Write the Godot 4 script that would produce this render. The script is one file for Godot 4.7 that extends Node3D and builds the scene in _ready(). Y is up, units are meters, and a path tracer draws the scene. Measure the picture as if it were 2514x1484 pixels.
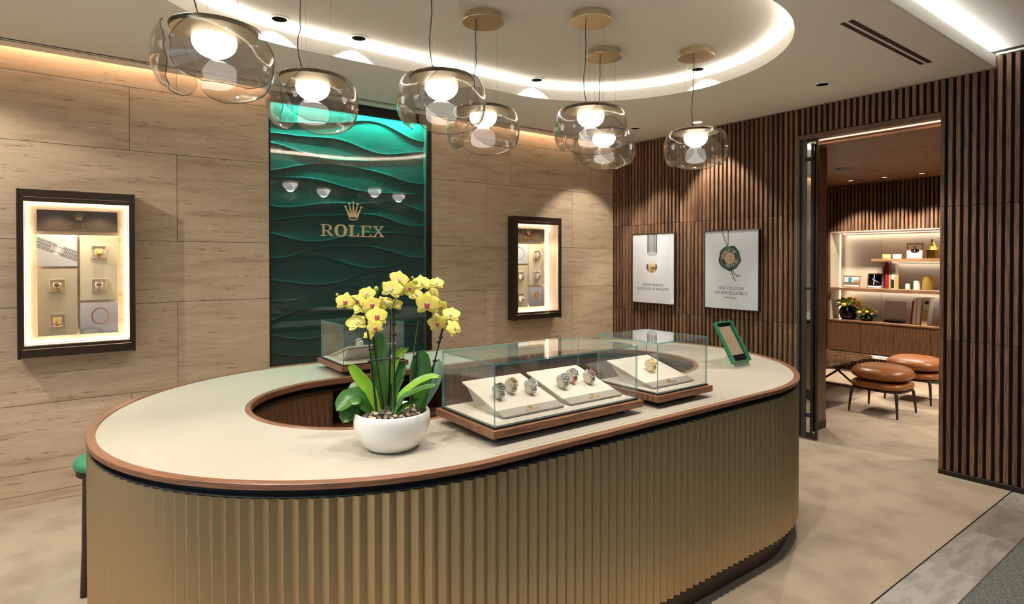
extends Node3D
# A watch boutique: oval counter under a lit oval ceiling recess, travertine wall, walnut slat wall, side room.
# Metres, y up. The camera stands over x = z = 0.

const HC := 0.92          # counter top
const XA := 1.148         # counter axis ends
const XB := 2.855
const ZC := -2.735
const WX := 5.168         # face of the slat wall
const WZ := -4.921        # face of the stone wall
const CE := 2.943         # soffit
const UP := 3.07          # raised ceiling

var M := {}
var taken := {}
var cache := {}
var rng := RandomNumberGenerator.new()

func V(x, y, z) -> Vector3: return Vector3(x, y, z)
func W(x, y) -> Vector2: return Vector2(x, y)

class MB:
	var v := PackedVector3Array()
	var n := PackedVector3Array()
	var t := PackedVector2Array()
	var ix := PackedInt32Array()
	var x := Transform3D.IDENTITY
	var off := Vector2.ZERO

	func add(p: Vector3, nn: Vector3, uv: Vector2) -> int:
		v.append(x * p)
		n.append((x.basis * nn).normalized())
		t.append(uv + off)
		return v.size() - 1

	func face(pts: Array, out: Vector3, uv: Array) -> void:
		var nn: Vector3 = (pts[1] - pts[0]).cross(pts[pts.size() - 1] - pts[0])
		if nn.length_squared() < 1e-16:
			nn = (pts[2] - pts[1]).cross(pts[0] - pts[1])
		nn = nn.normalized()
		var fl := nn.dot(out) < 0.0
		if fl:
			nn = -nn
		var k := []
		for i in pts.size():
			k.append(add(pts[i], nn, uv[i]))
		for i in range(1, pts.size() - 1):
			if fl:
				ix.append_array([k[0], k[i], k[i + 1]])
			else:
				ix.append_array([k[0], k[i + 1], k[i]])

	# box with chamfered edges; g is the axis along which the grain (u) runs
	func box(c: Vector3, s: Vector3, ch := 0.0, g := 0) -> void:
		var h := s * 0.5
		for k in 3:
			var i := (k + 1) % 3
			var j := (k + 2) % 3
			for sg in [-1.0, 1.0]:
				var pts := []
				var uv := []
				for q in [[-1, -1], [1, -1], [1, 1], [-1, 1]]:
					var p := Vector3.ZERO
					p[k] = sg * h[k]
					p[i] = q[0] * (h[i] - ch)
					p[j] = q[1] * (h[j] - ch)
					pts.append(p + c)
					if j == g:
						uv.append(Vector2(p[j], p[i] + p[k]))
					else:
						uv.append(Vector2(p[i], p[j] + p[k]))
				var o := Vector3.ZERO
				o[k] = sg
				face(pts, o, uv)
		if ch <= 0.0:
			return
		for k in 3:
			var i := (k + 1) % 3
			var j := (k + 2) % 3
			for a in [-1.0, 1.0]:
				for b in [-1.0, 1.0]:
					var pts := []
					var uv := []
					for q in [[0, -1.0], [0, 1.0], [1, 1.0], [1, -1.0]]:
						var p := Vector3.ZERO
						p[i] = a * (h[i] - (ch if q[0] == 0 else 0.0))
						p[j] = b * (h[j] - (ch if q[0] == 1 else 0.0))
						p[k] = q[1] * (h[k] - ch)
						pts.append(p + c)
						uv.append(Vector2(p[k], p[i] + p[j]) if k == g else Vector2(p[g], p[k]))
					var o := Vector3.ZERO
					o[i] = a
					o[j] = b
					face(pts, o, uv)
		for a in [-1.0, 1.0]:
			for b in [-1.0, 1.0]:
				for d in [-1.0, 1.0]:
					var q := Vector3(a * h.x, b * h.y, d * h.z)
					face([c + q - Vector3(0, b, d) * ch, c + q - Vector3(a, 0, d) * ch, c + q - Vector3(a, b, 0) * ch], Vector3(a, b, d), [Vector2.ZERO, Vector2(ch, 0), Vector2(0, ch)])

	# smooth surface through rows of points; way is a hint vector, 1.0 (outward from the middle) or -1.0 (inward)
	func grid(rows: Array, closed: bool, way, us := 1.0, vs := 1.0) -> void:
		var R := rows.size()
		var C: int = rows[0].size()
		var nn := []
		var mid := Vector3.ZERO
		for i in R:
			for j in C:
				mid += rows[i][j]
		mid /= float(R * C)
		var score := 0.0
		for i in R:
			var line := PackedVector3Array()
			for j in C:
				var a: Vector3 = rows[i][(j + 1) if j + 1 < C else (1 if closed else j)] - rows[i][(j - 1) if j > 0 else (C - 2 if closed else 0)]
				var b: Vector3 = rows[mini(i + 1, R - 1)][j] - rows[maxi(i - 1, 0)][j]
				if a.length_squared() < 1e-14 and R > 2:
					var o := i + 1 if i == 0 else i - 1
					a = rows[o][(j + 1) if j + 1 < C else (1 if closed else j)] - rows[o][(j - 1) if j > 0 else (C - 2 if closed else 0)]
				var w := a.cross(b).normalized()
				line.append(w)
				score += w.dot((rows[i][j] - mid) * way if way is float else way)
			nn.append(line)
		var fl := score < 0.0
		var base := v.size()
		var vv := 0.0
		for i in R:
			if i > 0:
				vv += rows[i][0].distance_to(rows[i - 1][0])
			var uu := 0.0
			for j in C:
				if j > 0:
					uu += rows[i][j].distance_to(rows[i][j - 1])
				add(rows[i][j], -nn[i][j] if fl else nn[i][j], Vector2(uu * us, vv * vs))
		for i in R - 1:
			for j in C - 1:
				var a := base + i * C + j
				var b := a + 1
				var d := a + C
				var c := d + 1
				if fl:
					ix.append_array([a, b, c, a, c, d])
				else:
					ix.append_array([a, c, b, a, d, c])

	# turned shape: profile of (radius, height) from the top down along the outside
	func lathe(prof: Array, seg := 32, c := Vector3.ZERO, crease := 0.6, from := 0.0, to := TAU) -> void:
		var runs := [[prof[0]]]
		for i in range(1, prof.size()):
			runs[-1].append(prof[i])
			if i + 1 < prof.size():
				var a: Vector2 = prof[i] - prof[i - 1]
				var b: Vector2 = prof[i + 1] - prof[i]
				if absf(a.angle_to(b)) > crease:
					runs.append([prof[i]])
		for run in runs:
			var rows := []
			for p in run:
				var line := PackedVector3Array()
				for j in seg + 1:
					var a: float = lerpf(from, to, float(j) / seg)
					line.append(c + Vector3(p.x * cos(a), p.y, p.x * sin(a)))
				rows.append(line)
			var d: Vector2 = run[-1] - run[0]
			var hint := Vector3(-d.y, d.x, 0).normalized()
			# outward of the profile walked from the top down: (-dy, dr)
			var am := (from + to) * 0.5
			if is_equal_approx(to - from, TAU):
				grid_dir(rows, hint)
			else:
				grid(rows, false, Vector3(hint.x * cos(am), hint.y, hint.x * sin(am)))

	func grid_dir(rows: Array, hint: Vector3) -> void:
		# like grid(closed), turned so that at angle 0 the normal goes along hint
		var R := rows.size()
		var C: int = rows[0].size()
		var base := v.size()
		var m := R / 2
		var a0: Vector3 = rows[m][1] - rows[m][C - 2]
		if a0.length_squared() < 1e-14:
			a0 = Vector3(0, 0, 1)
		var b0: Vector3 = rows[mini(m + 1, R - 1)][0] - rows[maxi(m - 1, 0)][0]
		var fl := a0.cross(b0).dot(hint) < 0.0
		var vv := 0.0
		for i in R:
			if i > 0:
				vv += rows[i][0].distance_to(rows[i - 1][0])
			var uu := 0.0
			for j in C:
				if j > 0:
					uu += rows[i][j].distance_to(rows[i][j - 1])
				var a: Vector3 = rows[i][(j + 1) if j + 1 < C else 1] - rows[i][(j - 1) if j > 0 else C - 2]
				if a.length_squared() < 1e-14:
					var o := i + 1 if i == 0 else i - 1
					a = rows[o][(j + 1) if j + 1 < C else 1] - rows[o][(j - 1) if j > 0 else C - 2]
				var b: Vector3 = rows[mini(i + 1, R - 1)][j] - rows[maxi(i - 1, 0)][j]
				var w := a.cross(b).normalized()
				add(rows[i][j], -w if fl else w, Vector2(uu, vv))
		for i in R - 1:
			for j in C - 1:
				var a := base + i * C + j
				var d := a + C
				if fl:
					ix.append_array([a, a + 1, d + 1, a, d + 1, d])
				else:
					ix.append_array([a, d + 1, a + 1, a, d, d + 1])

	func ball(c: Vector3, r: Vector3, seg := 16) -> void:
		var rows := []
		for i in seg / 2 + 1:
			var b: float = PI * i / (seg / 2)
			var line := PackedVector3Array()
			for j in seg + 1:
				var a: float = TAU * j / seg
				line.append(c + Vector3(r.x * sin(b) * cos(a), r.y * cos(b), r.z * sin(b) * sin(a)))
			rows.append(line)
		grid(rows, true, 1.0)

	func tube(pts: Array, r, seg := 8, caps := true) -> void:
		var rows := []
		var up := Vector3.UP
		var t0: Vector3 = (pts[1] - pts[0]).normalized()
		if absf(t0.dot(up)) > 0.9:
			up = Vector3.RIGHT
		var b1 := (up - t0 * up.dot(t0)).normalized()
		for i in pts.size():
			var tt: Vector3 = (pts[mini(i + 1, pts.size() - 1)] - pts[maxi(i - 1, 0)]).normalized()
			b1 = (b1 - tt * b1.dot(tt)).normalized()
			var b2 := tt.cross(b1)
			var rr: float = r[i] if r is Array else r
			var line := PackedVector3Array()
			for j in seg + 1:
				var a: float = TAU * j / seg
				line.append(pts[i] + (b1 * cos(a) + b2 * sin(a)) * rr)
			rows.append(line)
		if pts.size() == 2:
			grid(rows, true, 1.0)
		else:
			tube_grid(rows)
		if caps:
			for e in [0, pts.size() - 1]:
				var o: Vector3 = (pts[0] - pts[1]) if e == 0 else (pts[-1] - pts[-2])
				for j in seg:
					face([pts[e], rows[e][j], rows[e][j + 1]], o, [Vector2.ZERO, Vector2.RIGHT * 0.01, Vector2.DOWN * 0.01])

	func tube_grid(rows: Array) -> void:
		var c := Vector3.ZERO
		for p in rows[0]:
			c += p
		c -= rows[0][0]
		grid_dir(rows, rows[0][0] - c / float(rows[0].size() - 1))

	func prism(poly: PackedVector2Array, d: float, z0 := 0.0, us := 1.0) -> void:
		var p := poly.duplicate()
		if Geometry2D.is_polygon_clockwise(p):
			p.reverse()
		var tr := Geometry2D.triangulate_polygon(p)
		for z in [z0, z0 + d]:
			for i in range(0, tr.size(), 3):
				var a := p[tr[i]]
				var b := p[tr[i + 1]]
				var c := p[tr[i + 2]]
				face([Vector3(a.x, a.y, z), Vector3(b.x, b.y, z), Vector3(c.x, c.y, z)], Vector3(0, 0, z - z0 - d * 0.5), [a * us, b * us, c * us])
		for i in p.size():
			var a := p[i]
			var b := p[(i + 1) % p.size()]
			var e := b - a
			face([Vector3(a.x, a.y, z0), Vector3(b.x, b.y, z0), Vector3(b.x, b.y, z0 + d), Vector3(a.x, a.y, z0 + d)], Vector3(e.y, -e.x, 0), [Vector2(0, 0), Vector2(e.length(), 0), Vector2(e.length(), d), Vector2(0, d)])

	# sheet of thickness th through rows of points
	func slab(rows: Array, th: float, rim: MB = null) -> void:
		var R := rows.size()
		var C: int = rows[0].size()
		var A := []
		var B := []
		for i in R:
			var la := PackedVector3Array()
			var lb := PackedVector3Array()
			for j in C:
				var a: Vector3 = rows[i][mini(j + 1, C - 1)] - rows[i][maxi(j - 1, 0)]
				if a.length_squared() < 1e-14:
					var o := i + 1 if i == 0 else i - 1
					a = rows[o][mini(j + 1, C - 1)] - rows[o][maxi(j - 1, 0)]
				var b: Vector3 = rows[mini(i + 1, R - 1)][j] - rows[maxi(i - 1, 0)][j]
				var w := a.cross(b).normalized() * th * 0.5
				la.append(rows[i][j] + w)
				lb.append(rows[i][j] - w)
			A.append(la)
			B.append(lb)
		var h: Vector3 = A[R / 2][C / 2] - B[R / 2][C / 2]
		grid(A, false, h)
		grid(B, false, -h)
		var e := rim if rim else self
		var edge := []
		for j in C:
			edge.append([A[0][j], B[0][j]])
		for i in range(1, R):
			edge.append([A[i][C - 1], B[i][C - 1]])
		for j in range(C - 2, -1, -1):
			edge.append([A[R - 1][j], B[R - 1][j]])
		for i in range(R - 2, -1, -1):
			edge.append([A[i][0], B[i][0]])
		var mid: Vector3 = rows[R / 2][C / 2]
		for i in edge.size() - 1:
			var q: Array = [edge[i][0], edge[i + 1][0], edge[i + 1][1], edge[i][1]]
			if q[0].distance_squared_to(q[1]) < 1e-12:
				continue
			e.face(q, (q[0] + q[1]) * 0.5 - mid, [Vector2.ZERO, Vector2(0.01, 0), Vector2(0.01, 0.01), Vector2(0, 0.01)])

	# letters stretched to the box lo..hi in the plane z = 0, depth d towards +z
	func text(s: String, lo: Vector2, hi: Vector2, d: float, serif := false, bold := false, keep := false) -> void:
		var tm := TextMesh.new()
		var f := SystemFont.new()
		f.font_names = PackedStringArray(["Droid Serif" if serif else "Droid Sans"])
		f.font_weight = 700 if bold else 400
		tm.font = f
		tm.text = s
		tm.font_size = 48
		tm.depth = 0.1
		tm.curve_step = 2.0
		var ar := tm.get_mesh_arrays()
		var p: PackedVector3Array = ar[Mesh.ARRAY_VERTEX]
		if p.is_empty():
			return
		var a := p[0]
		var b := p[0]
		for q in p:
			a = a.min(q)
			b = b.max(q)
		var k := Vector3((hi.x - lo.x) / (b.x - a.x), (hi.y - lo.y) / (b.y - a.y), d / (b.z - a.z))
		var mv := 0.0
		if keep:
			k.x = k.y
			mv = ((hi.x - lo.x) - k.x * (b.x - a.x)) * 0.5
		var nn: PackedVector3Array = ar[Mesh.ARRAY_NORMAL]
		var at := v.size()
		for i in p.size():
			add(Vector3(lo.x + mv, lo.y, 0) + (p[i] - a) * k, (nn[i] / k).normalized(), Vector2.ZERO)
		for i in ar[Mesh.ARRAY_INDEX]:
			ix.append(at + i)

	func arrays() -> Array:
		var ar := []
		ar.resize(Mesh.ARRAY_MAX)
		ar[Mesh.ARRAY_VERTEX] = v
		ar[Mesh.ARRAY_NORMAL] = n
		ar[Mesh.ARRAY_TEX_UV] = t
		ar[Mesh.ARRAY_TEX_UV2] = t
		ar[Mesh.ARRAY_INDEX] = ix
		return ar


func mesh_of(mbs, mats) -> ArrayMesh:
	var am := ArrayMesh.new()
	var bs: Array = mbs if mbs is Array else [mbs]
	var ms: Array = mats if mats is Array else [mats]
	for i in bs.size():
		am.add_surface_from_arrays(Mesh.PRIMITIVE_TRIANGLES, bs[i].arrays())
		am.surface_set_material(i, ms[i])
	return am

func numbered(s: String) -> String:
	var k: int = taken.get(s, -1) + 1
	taken[s] = k
	return s if k == 0 else "%s_%03d" % [s, k]

func tag(o: Node, label: String, category: String, group := "") -> Node:
	o.set_meta("label", label)
	o.set_meta("category", category)
	if group != "":
		o.set_meta("group", group)
	return o

# a thing: an empty node at its base whose children are its parts
func thing(nm: String, label: String, category: String, at := Vector3.ZERO, turn := 0.0, group := "") -> Node3D:
	var o := Node3D.new()
	o.name = numbered(nm)
	add_child(o)
	o.position = at
	o.rotation.y = turn
	tag(o, label, category, group)
	return o

func setting(nm: String) -> Node3D:
	var o := Node3D.new()
	o.name = nm
	add_child(o)
	o.set_meta("kind", "structure")
	return o

func part(par: Node, nm: String, mb, mat, at := Vector3.ZERO) -> MeshInstance3D:
	return put(par, nm, mesh_of(mb, mat), at)

func put(par: Node, nm: String, m: Mesh, at := Vector3.ZERO) -> MeshInstance3D:
	var o := MeshInstance3D.new()
	o.mesh = m
	o.name = numbered(nm) if par == self else nm
	par.add_child(o, true)
	o.position = at
	return o

func boxmb(c: Vector3, s: Vector3, ch := 0.0, g := 0) -> MB:
	var b := MB.new()
	b.off = W(rng.randf() * 7.0, rng.randf() * 7.0)
	b.box(c, s, ch, g)
	return b

# box between two corners
func bx(a: Vector3, b: Vector3, ch := 0.0, g := 0) -> MB:
	return boxmb((a + b) * 0.5, (b - a).abs(), ch, g)

func spot(par: Node, at: Vector3, to: Vector3, e: float, ang: float, c: Color, sz := 0.03, soft := 0.6) -> void:
	var l := SpotLight3D.new()
	l.name = "spot_beam"
	par.add_child(l, true)
	l.position = at
	l.basis = Basis.looking_at(to - at, Vector3.UP if absf((to - at).normalized().y) < 0.95 else Vector3.FORWARD)
	l.light_energy = e
	l.spot_angle = ang
	l.spot_angle_attenuation = soft
	l.spot_range = 12.0
	l.spot_attenuation = 2.0
	l.light_color = c
	l.light_size = sz
	l.shadow_enabled = true

func omni(par: Node, at: Vector3, e: float, c: Color, sz := 0.05) -> void:
	var l := OmniLight3D.new()
	l.name = "glow_light"
	par.add_child(l, true)
	l.position = at
	l.light_energy = e
	l.omni_range = 12.0
	l.omni_attenuation = 2.0
	l.light_color = c
	l.light_size = sz
	l.shadow_enabled = true

func area(par: Node, at: Vector3, dir: Vector3, along: Vector3, w: float, h: float, e: float, c: Color) -> void:
	var l := AreaLight3D.new()
	l.name = "strip_light"
	par.add_child(l, true)
	l.position = at
	var z := -dir.normalized()
	var x := (along - z * along.dot(z)).normalized()
	l.basis = Basis(x, z.cross(x), z)
	l.area_size = Vector2(w, h)
	l.area_normalize_energy = true
	l.light_energy = e
	l.light_color = c
	l.set("area_range", 12.0)
	l.shadow_enabled = true

# the oval outline: front straight from left to right, round the right end, back, round the left end; closed
func oval(R: float, y: float, na := 72, ns := 12, xa := XA, xb := XB) -> PackedVector3Array:
	var p := PackedVector3Array()
	for i in ns:
		p.append(V(lerpf(xa, xb, float(i) / ns), y, ZC + R))
	for i in na:
		var a: float = PI / 2 - PI * i / na
		p.append(V(xb + R * cos(a), y, ZC + R * sin(a)))
	for i in ns:
		p.append(V(lerpf(xb, xa, float(i) / ns), y, ZC - R))
	for i in na + 1:
		var a: float = -PI / 2 - PI * i / na
		p.append(V(xa + R * cos(a), y, ZC + R * sin(a)))
	return p

# ring swept along the oval: closed profile of (R, y)
func ring(b: MB, prof: Array, open := false) -> void:
	var mid := Vector2.ZERO
	for q in prof:
		mid += q
	mid /= prof.size()
	for i in prof.size() - (1 if open else 0):
		var a: Vector2 = prof[i]
		var c: Vector2 = prof[(i + 1) % prof.size()]
		var o := (a + c) * 0.5 - mid
		var nrm := (c - a).orthogonal().normalized()
		if nrm.dot(o) < 0:
			nrm = -nrm
		ring_face(b, a, c, nrm)

func ring_face(b: MB, a: Vector2, c: Vector2, nrm: Vector2) -> void:
	b.grid_dir([oval(a.x, a.y), oval(c.x, c.y)], V(0, nrm.y, nrm.x))

# ---------- materials ----------
func noise_tex(sz: int, seed_: int, freq: float, ramp: Array, oct := 5, warp := 0.0, kind := FastNoiseLite.TYPE_SIMPLEX_SMOOTH, nrm := false, sy := 0, gain := 0.5) -> NoiseTexture2D:
	var f := FastNoiseLite.new()
	f.noise_type = kind
	f.seed = seed_
	f.frequency = freq
	f.fractal_type = FastNoiseLite.FRACTAL_FBM
	f.fractal_octaves = oct
	f.fractal_gain = gain
	if warp > 0.0:
		f.domain_warp_enabled = true
		f.domain_warp_amplitude = warp
		f.domain_warp_frequency = freq * 0.7
	var t := NoiseTexture2D.new()
	t.width = sz
	t.height = sy if sy > 0 else sz
	t.seamless = true
	t.seamless_blend_skirt = 0.15
	t.noise = f
	if nrm:
		t.as_normal_map = true
		t.bump_strength = 6.0
	elif ramp.size() > 0:
		var g := Gradient.new()
		var o := PackedFloat32Array()
		var c := PackedColorArray()
		for r in ramp:
			o.append(r[0])
			c.append(r[1])
		g.offsets = o
		g.colors = c
		t.color_ramp = g
	return t

func rgb8(r: float, g: float, b: float) -> Color: return Color(r / 255.0, g / 255.0, b / 255.0)

func mat(c: Color, rough := 0.5, metal := 0.0) -> StandardMaterial3D:
	var m := StandardMaterial3D.new()
	m.albedo_color = c
	m.roughness = rough
	m.metallic = metal
	return m

func glow(c: Color, e: float) -> StandardMaterial3D:
	var m := mat(c, 0.5)
	m.emission_enabled = true
	m.emission = c
	m.emission_energy_multiplier = e
	return m

func pane(c: Color, a: float, rough := 0.0) -> StandardMaterial3D:
	var m := mat(Color(c.r, c.g, c.b, a), rough)
	m.transparency = BaseMaterial3D.TRANSPARENCY_ALPHA
	m.cull_mode = BaseMaterial3D.CULL_DISABLED
	return m

func wood(tint: Color, rough := 0.45, su := 0.9, sv := 9.0) -> StandardMaterial3D:
	var m := mat(tint, rough)
	m.albedo_texture = cache.wood
	m.uv1_scale = V(su, sv, 1)
	m.heightmap_enabled = false
	return m

func materials() -> void:
	cache.wood = noise_tex(1024, 11, 0.006, [[0.0, rgb8(120, 116, 112)], [0.35, rgb8(172, 168, 162)], [0.5, rgb8(205, 202, 198)], [0.62, rgb8(236, 234, 230)], [0.8, rgb8(186, 180, 174)], [1.0, rgb8(150, 146, 140)]], 6, 60.0)
	M.slat = wood(rgb8(148, 110, 84), 0.5, 0.5, 14.0)
	M.slat2 = wood(rgb8(132, 97, 74), 0.5, 0.5, 14.0)
	M.slat3 = wood(rgb8(162, 123, 95), 0.5, 0.5, 14.0)
	M.walnut = wood(rgb8(168, 118, 88), 0.35, 0.6, 16.0)
	M.walnut_panel = wood(rgb8(138, 97, 70), 0.42, 0.35, 13.0)
	M.wood_ceiling = wood(rgb8(150, 104, 76), 0.5, 0.4, 5.0)
	M.shelf_wood = wood(rgb8(186, 142, 106), 0.4, 0.6, 16.0)
	M.rim_wood = wood(rgb8(164, 114, 84), 0.36, 0.5, 40.0)
	# travertine: long drifting bands and rows of small pits
	var tr := mat(Color.WHITE, 0.55)
	tr.albedo_texture = noise_tex(1024, 4, 0.0042, [[0.0, rgb8(176, 152, 125)], [0.3, rgb8(191, 168, 141)], [0.44, rgb8(202, 180, 153)], [0.52, rgb8(194, 171, 144)], [0.6, rgb8(206, 185, 159)], [0.72, rgb8(198, 176, 149)], [0.85, rgb8(211, 192, 167)], [1.0, rgb8(201, 179, 152)]], 7, 40.0)
	tr.uv1_scale = V(0.30, 2.6, 1)
	tr.albedo_color = rgb8(255, 252, 246)
	tr.detail_enabled = true
	tr.detail_blend_mode = BaseMaterial3D.BLEND_MODE_MIX
	tr.detail_albedo = noise_tex(64, 9, 0.05, [[0.0, rgb8(134, 108, 82)], [1.0, rgb8(158, 132, 104)]], 2)
	tr.detail_mask = noise_tex(1024, 31, 0.0075, [[0.0, Color.BLACK], [0.725, Color.BLACK], [0.80, Color.WHITE], [1.0, Color.WHITE]], 6, 0.0, FastNoiseLite.TYPE_SIMPLEX_SMOOTH, false, 0, 0.86)
	tr.uv2_scale = V(3.4, 7.0, 1)
	tr.detail_uv_layer = BaseMaterial3D.DETAIL_UV_2
	M.trav = tr
	M.joint = mat(rgb8(62, 48, 34), 0.8)
	M.paint = mat(rgb8(236, 231, 223), 0.75)
	M.paint_up = mat(rgb8(236, 231, 223), 0.75)
	M.white = mat(rgb8(236, 234, 228), 0.5)
	M.grey_wall = mat(rgb8(150, 148, 145), 0.8)
	M.black = mat(rgb8(14, 13, 12), 0.6)
	M.dark_void = mat(rgb8(22, 16, 12), 0.8)
	M.bronze = mat(rgb8(64, 52, 42), 0.42, 0.55)
	M.bronze_dark = mat(rgb8(44, 36, 30), 0.4, 0.4)
	M.kick = mat(rgb8(84, 70, 60), 0.38, 0.5)
	M.steel_grey = mat(rgb8(84, 86, 88), 0.4, 0.6)
	# carpet
	var ca := mat(rgb8(232, 228, 224), 0.95)
	ca.albedo_texture = noise_tex(1024, 8, 0.30, [[0.0, rgb8(104, 86, 66)], [0.32, rgb8(172, 152, 127)], [0.5, rgb8(206, 187, 162)], [0.7, rgb8(222, 205, 182)], [1.0, rgb8(246, 234, 216)]], 2)
	ca.uv1_triplanar = true
	ca.uv1_world_triplanar = true
	ca.uv1_scale = V(1.3, 1.3, 1.3)
	ca.heightmap_enabled = true
	ca.heightmap_scale = 0.2
	ca.heightmap_texture = ca.albedo_texture
	ca.detail_enabled = true
	ca.detail_blend_mode = BaseMaterial3D.BLEND_MODE_MUL
	ca.detail_albedo = noise_tex(1024, 3, 0.006, [[0.0, rgb8(222, 217, 212)], [0.38, rgb8(242, 240, 238)], [0.6, rgb8(254, 254, 253)], [1.0, rgb8(255, 255, 255)]], 6, 30.0)
	ca.uv2_triplanar = true
	ca.uv2_world_triplanar = true
	ca.uv2_scale = V(0.42, 0.42, 0.42)
	ca.detail_uv_layer = BaseMaterial3D.DETAIL_UV_2
	ca.rim_enabled = true
	ca.rim = 0.3
	M.carpet = ca
	M.pile = mat(rgb8(196, 172, 142), 0.95)
	M.pile_dark = mat(rgb8(168, 145, 117), 0.95)
	var ct := mat(rgb8(196, 200, 196), 0.95)
	ct.albedo_texture = noise_tex(1024, 21, 0.05, [[0.0, rgb8(58, 64, 64)], [0.42, rgb8(104, 110, 108)], [0.58, rgb8(150, 150, 142)], [0.75, rgb8(196, 188, 166)], [1.0, rgb8(220, 210, 186)]], 6, 0.0, FastNoiseLite.TYPE_SIMPLEX_SMOOTH, false, 0, 0.7)
	ct.uv1_scale = V(0.8, 3.6, 1)
	M.grey_carpet = ct
	for i in 3:
		var ti := mat([rgb8(186, 180, 172), rgb8(172, 164, 155), rgb8(200, 196, 188)][i], 0.42)
		ti.albedo_texture = cache.get("tile", noise_tex(1024, 17, 0.004, [[0.0, rgb8(176, 172, 167)], [0.4, rgb8(208, 205, 200)], [0.46, rgb8(196, 192, 187)], [0.5, rgb8(214, 211, 206)], [0.75, rgb8(228, 226, 222)], [1.0, rgb8(208, 205, 200)]], 7, 30.0))
		cache.tile = ti.albedo_texture
		ti.uv1_scale = V(0.7, 2.4, 1)
		M["tile%d" % i] = ti
	# counter
	var le := mat(rgb8(222, 211, 188), 0.48)
	le.normal_enabled = true
	le.normal_scale = 0.12
	le.normal_texture = noise_tex(512, 5, 0.09, [], 3, 0.0, FastNoiseLite.TYPE_SIMPLEX_SMOOTH, true)
	le.uv1_triplanar = true
	le.uv1_world_triplanar = true
	le.uv1_scale = V(6, 6, 6)
	M.leather = le
	le.albedo_color = rgb8(172, 164, 148)
	M.leather2 = mat(rgb8(170, 162, 146), 0.5)
	M.seam = mat(rgb8(176, 162, 138), 0.6)
	M.rib = mat(rgb8(186, 163, 124), 0.34, 0.8)
	M.rib_back = mat(rgb8(40, 33, 26), 0.6)
	# glass
	M.glass = pane(rgb8(200, 230, 225), 0.015)
	M.glass_edge = pane(rgb8(84, 148, 146), 0.55, 0.06)
	M.smoke = pane(rgb8(88, 76, 58), 0.20)
	M.smoke_edge = pane(rgb8(58, 50, 38), 0.78, 0.05)
	M.front_glass = pane(rgb8(255, 255, 255), 0.01)
	M.mirror = mat(rgb8(206, 200, 188), 0.02, 1.0)
	M.opal = glow(Color(1.0, 0.98, 0.95), 4.5)
	M.brass = mat(rgb8(206, 188, 152), 0.33, 0.85)
	M.shade = mat(rgb8(172, 152, 120), 0.45, 0.6)
	M.shade_rim = mat(rgb8(92, 78, 58), 0.35, 0.8)
	M.cord = mat(rgb8(20, 20, 20), 0.5)
	M.wire = mat(rgb8(150, 146, 138), 0.35, 0.8)
	M.led = glow(Color(1.0, 0.97, 0.92), 14.0)
	M.led_warm = glow(Color(1.0, 0.84, 0.72), 9.0)
	M.led_pink = glow(Color(1.0, 0.9, 0.82), 1.7)
	M.led_soft = glow(Color(1.0, 0.92, 0.85), 0.9)
	M.led_side = glow(Color(1.0, 0.86, 0.76), 1.6)
	M.led_green = glow(Color(0.35, 1.0, 0.92), 6.0)
	M.bulb = glow(Color(1.0, 0.93, 0.82), 5.0)
	M.bulb_dim = mat(rgb8(12, 12, 13), 0.9)
	M.bulb_dim.specular_mode = BaseMaterial3D.SPECULAR_DISABLED
	# green wave panel
	M.wave = mat(rgb8(0, 60, 52), 0.45)
	M.wave.metallic_specular = 0.25
	M.gold = mat(rgb8(232, 204, 154), 0.35, 0.35)
	M.gold_bright = mat(rgb8(240, 196, 96), 0.2, 1.0)
	M.rose = mat(rgb8(226, 164, 130), 0.22, 1.0)
	M.steel = mat(rgb8(214, 214, 214), 0.2, 1.0)
	M.cheek = mat(rgb8(222, 206, 184), 0.4)
	M.header = mat(rgb8(74, 62, 50), 0.25, 0.2)
	M.slat_leg = wood(rgb8(66, 40, 30), 0.4, 0.6, 12.0)
	M.pot_green = mat(rgb8(190, 200, 178), 0.4)
	M.cream = mat(rgb8(204, 194, 170), 0.6)
	M.cream.rim_enabled = true
	M.cream.rim = 0.3
	M.felt = mat(rgb8(210, 203, 186), 0.8)
	M.taupe = mat(rgb8(150, 142, 130), 0.45)
	M.moss = mat(rgb8(206, 198, 168), 0.7)
	M.green_leather = mat(rgb8(54, 132, 92), 0.5)
	M.green_dark = mat(rgb8(18, 52, 36), 0.5)
	M.paper = mat(rgb8(226, 226, 228), 0.4)
	M.ink = mat(rgb8(60, 60, 62), 0.6)
	# plant
	var lf := mat(rgb8(58, 104, 34), 0.35)
	lf.backlight_enabled = true
	lf.backlight = Color(0.16, 0.26, 0.05)
	M.leaf = lf
	var lb := mat(rgb8(128, 176, 48), 0.4)
	lb.backlight_enabled = true
	lb.backlight = Color(0.3, 0.4, 0.08)
	M.leaf_bright = lb
	M.leaf_pale = mat(rgb8(150, 182, 158), 0.3)
	var pe := mat(rgb8(238, 222, 100), 0.55)
	pe.backlight_enabled = true
	pe.backlight = Color(0.5, 0.46, 0.10)
	M.petal = pe
	var pe2 := mat(rgb8(236, 224, 112), 0.55)
	pe2.backlight_enabled = true
	pe2.backlight = Color(0.5, 0.48, 0.14)
	M.petal_pale = pe2
	M.lip = mat(rgb8(204, 52, 116), 0.5)
	M.lip_white = mat(rgb8(244, 222, 214), 0.5)
	M.bud = mat(rgb8(186, 196, 84), 0.5)
	M.stem = mat(rgb8(78, 92, 44), 0.5)
	M.stake = mat(rgb8(18, 18, 17), 0.4)
	M.pot = mat(rgb8(232, 230, 222), 0.1)
	M.pot.clearcoat_enabled = true
	M.pot.clearcoat = 0.8
	M.pot.clearcoat_roughness = 0.04
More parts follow.
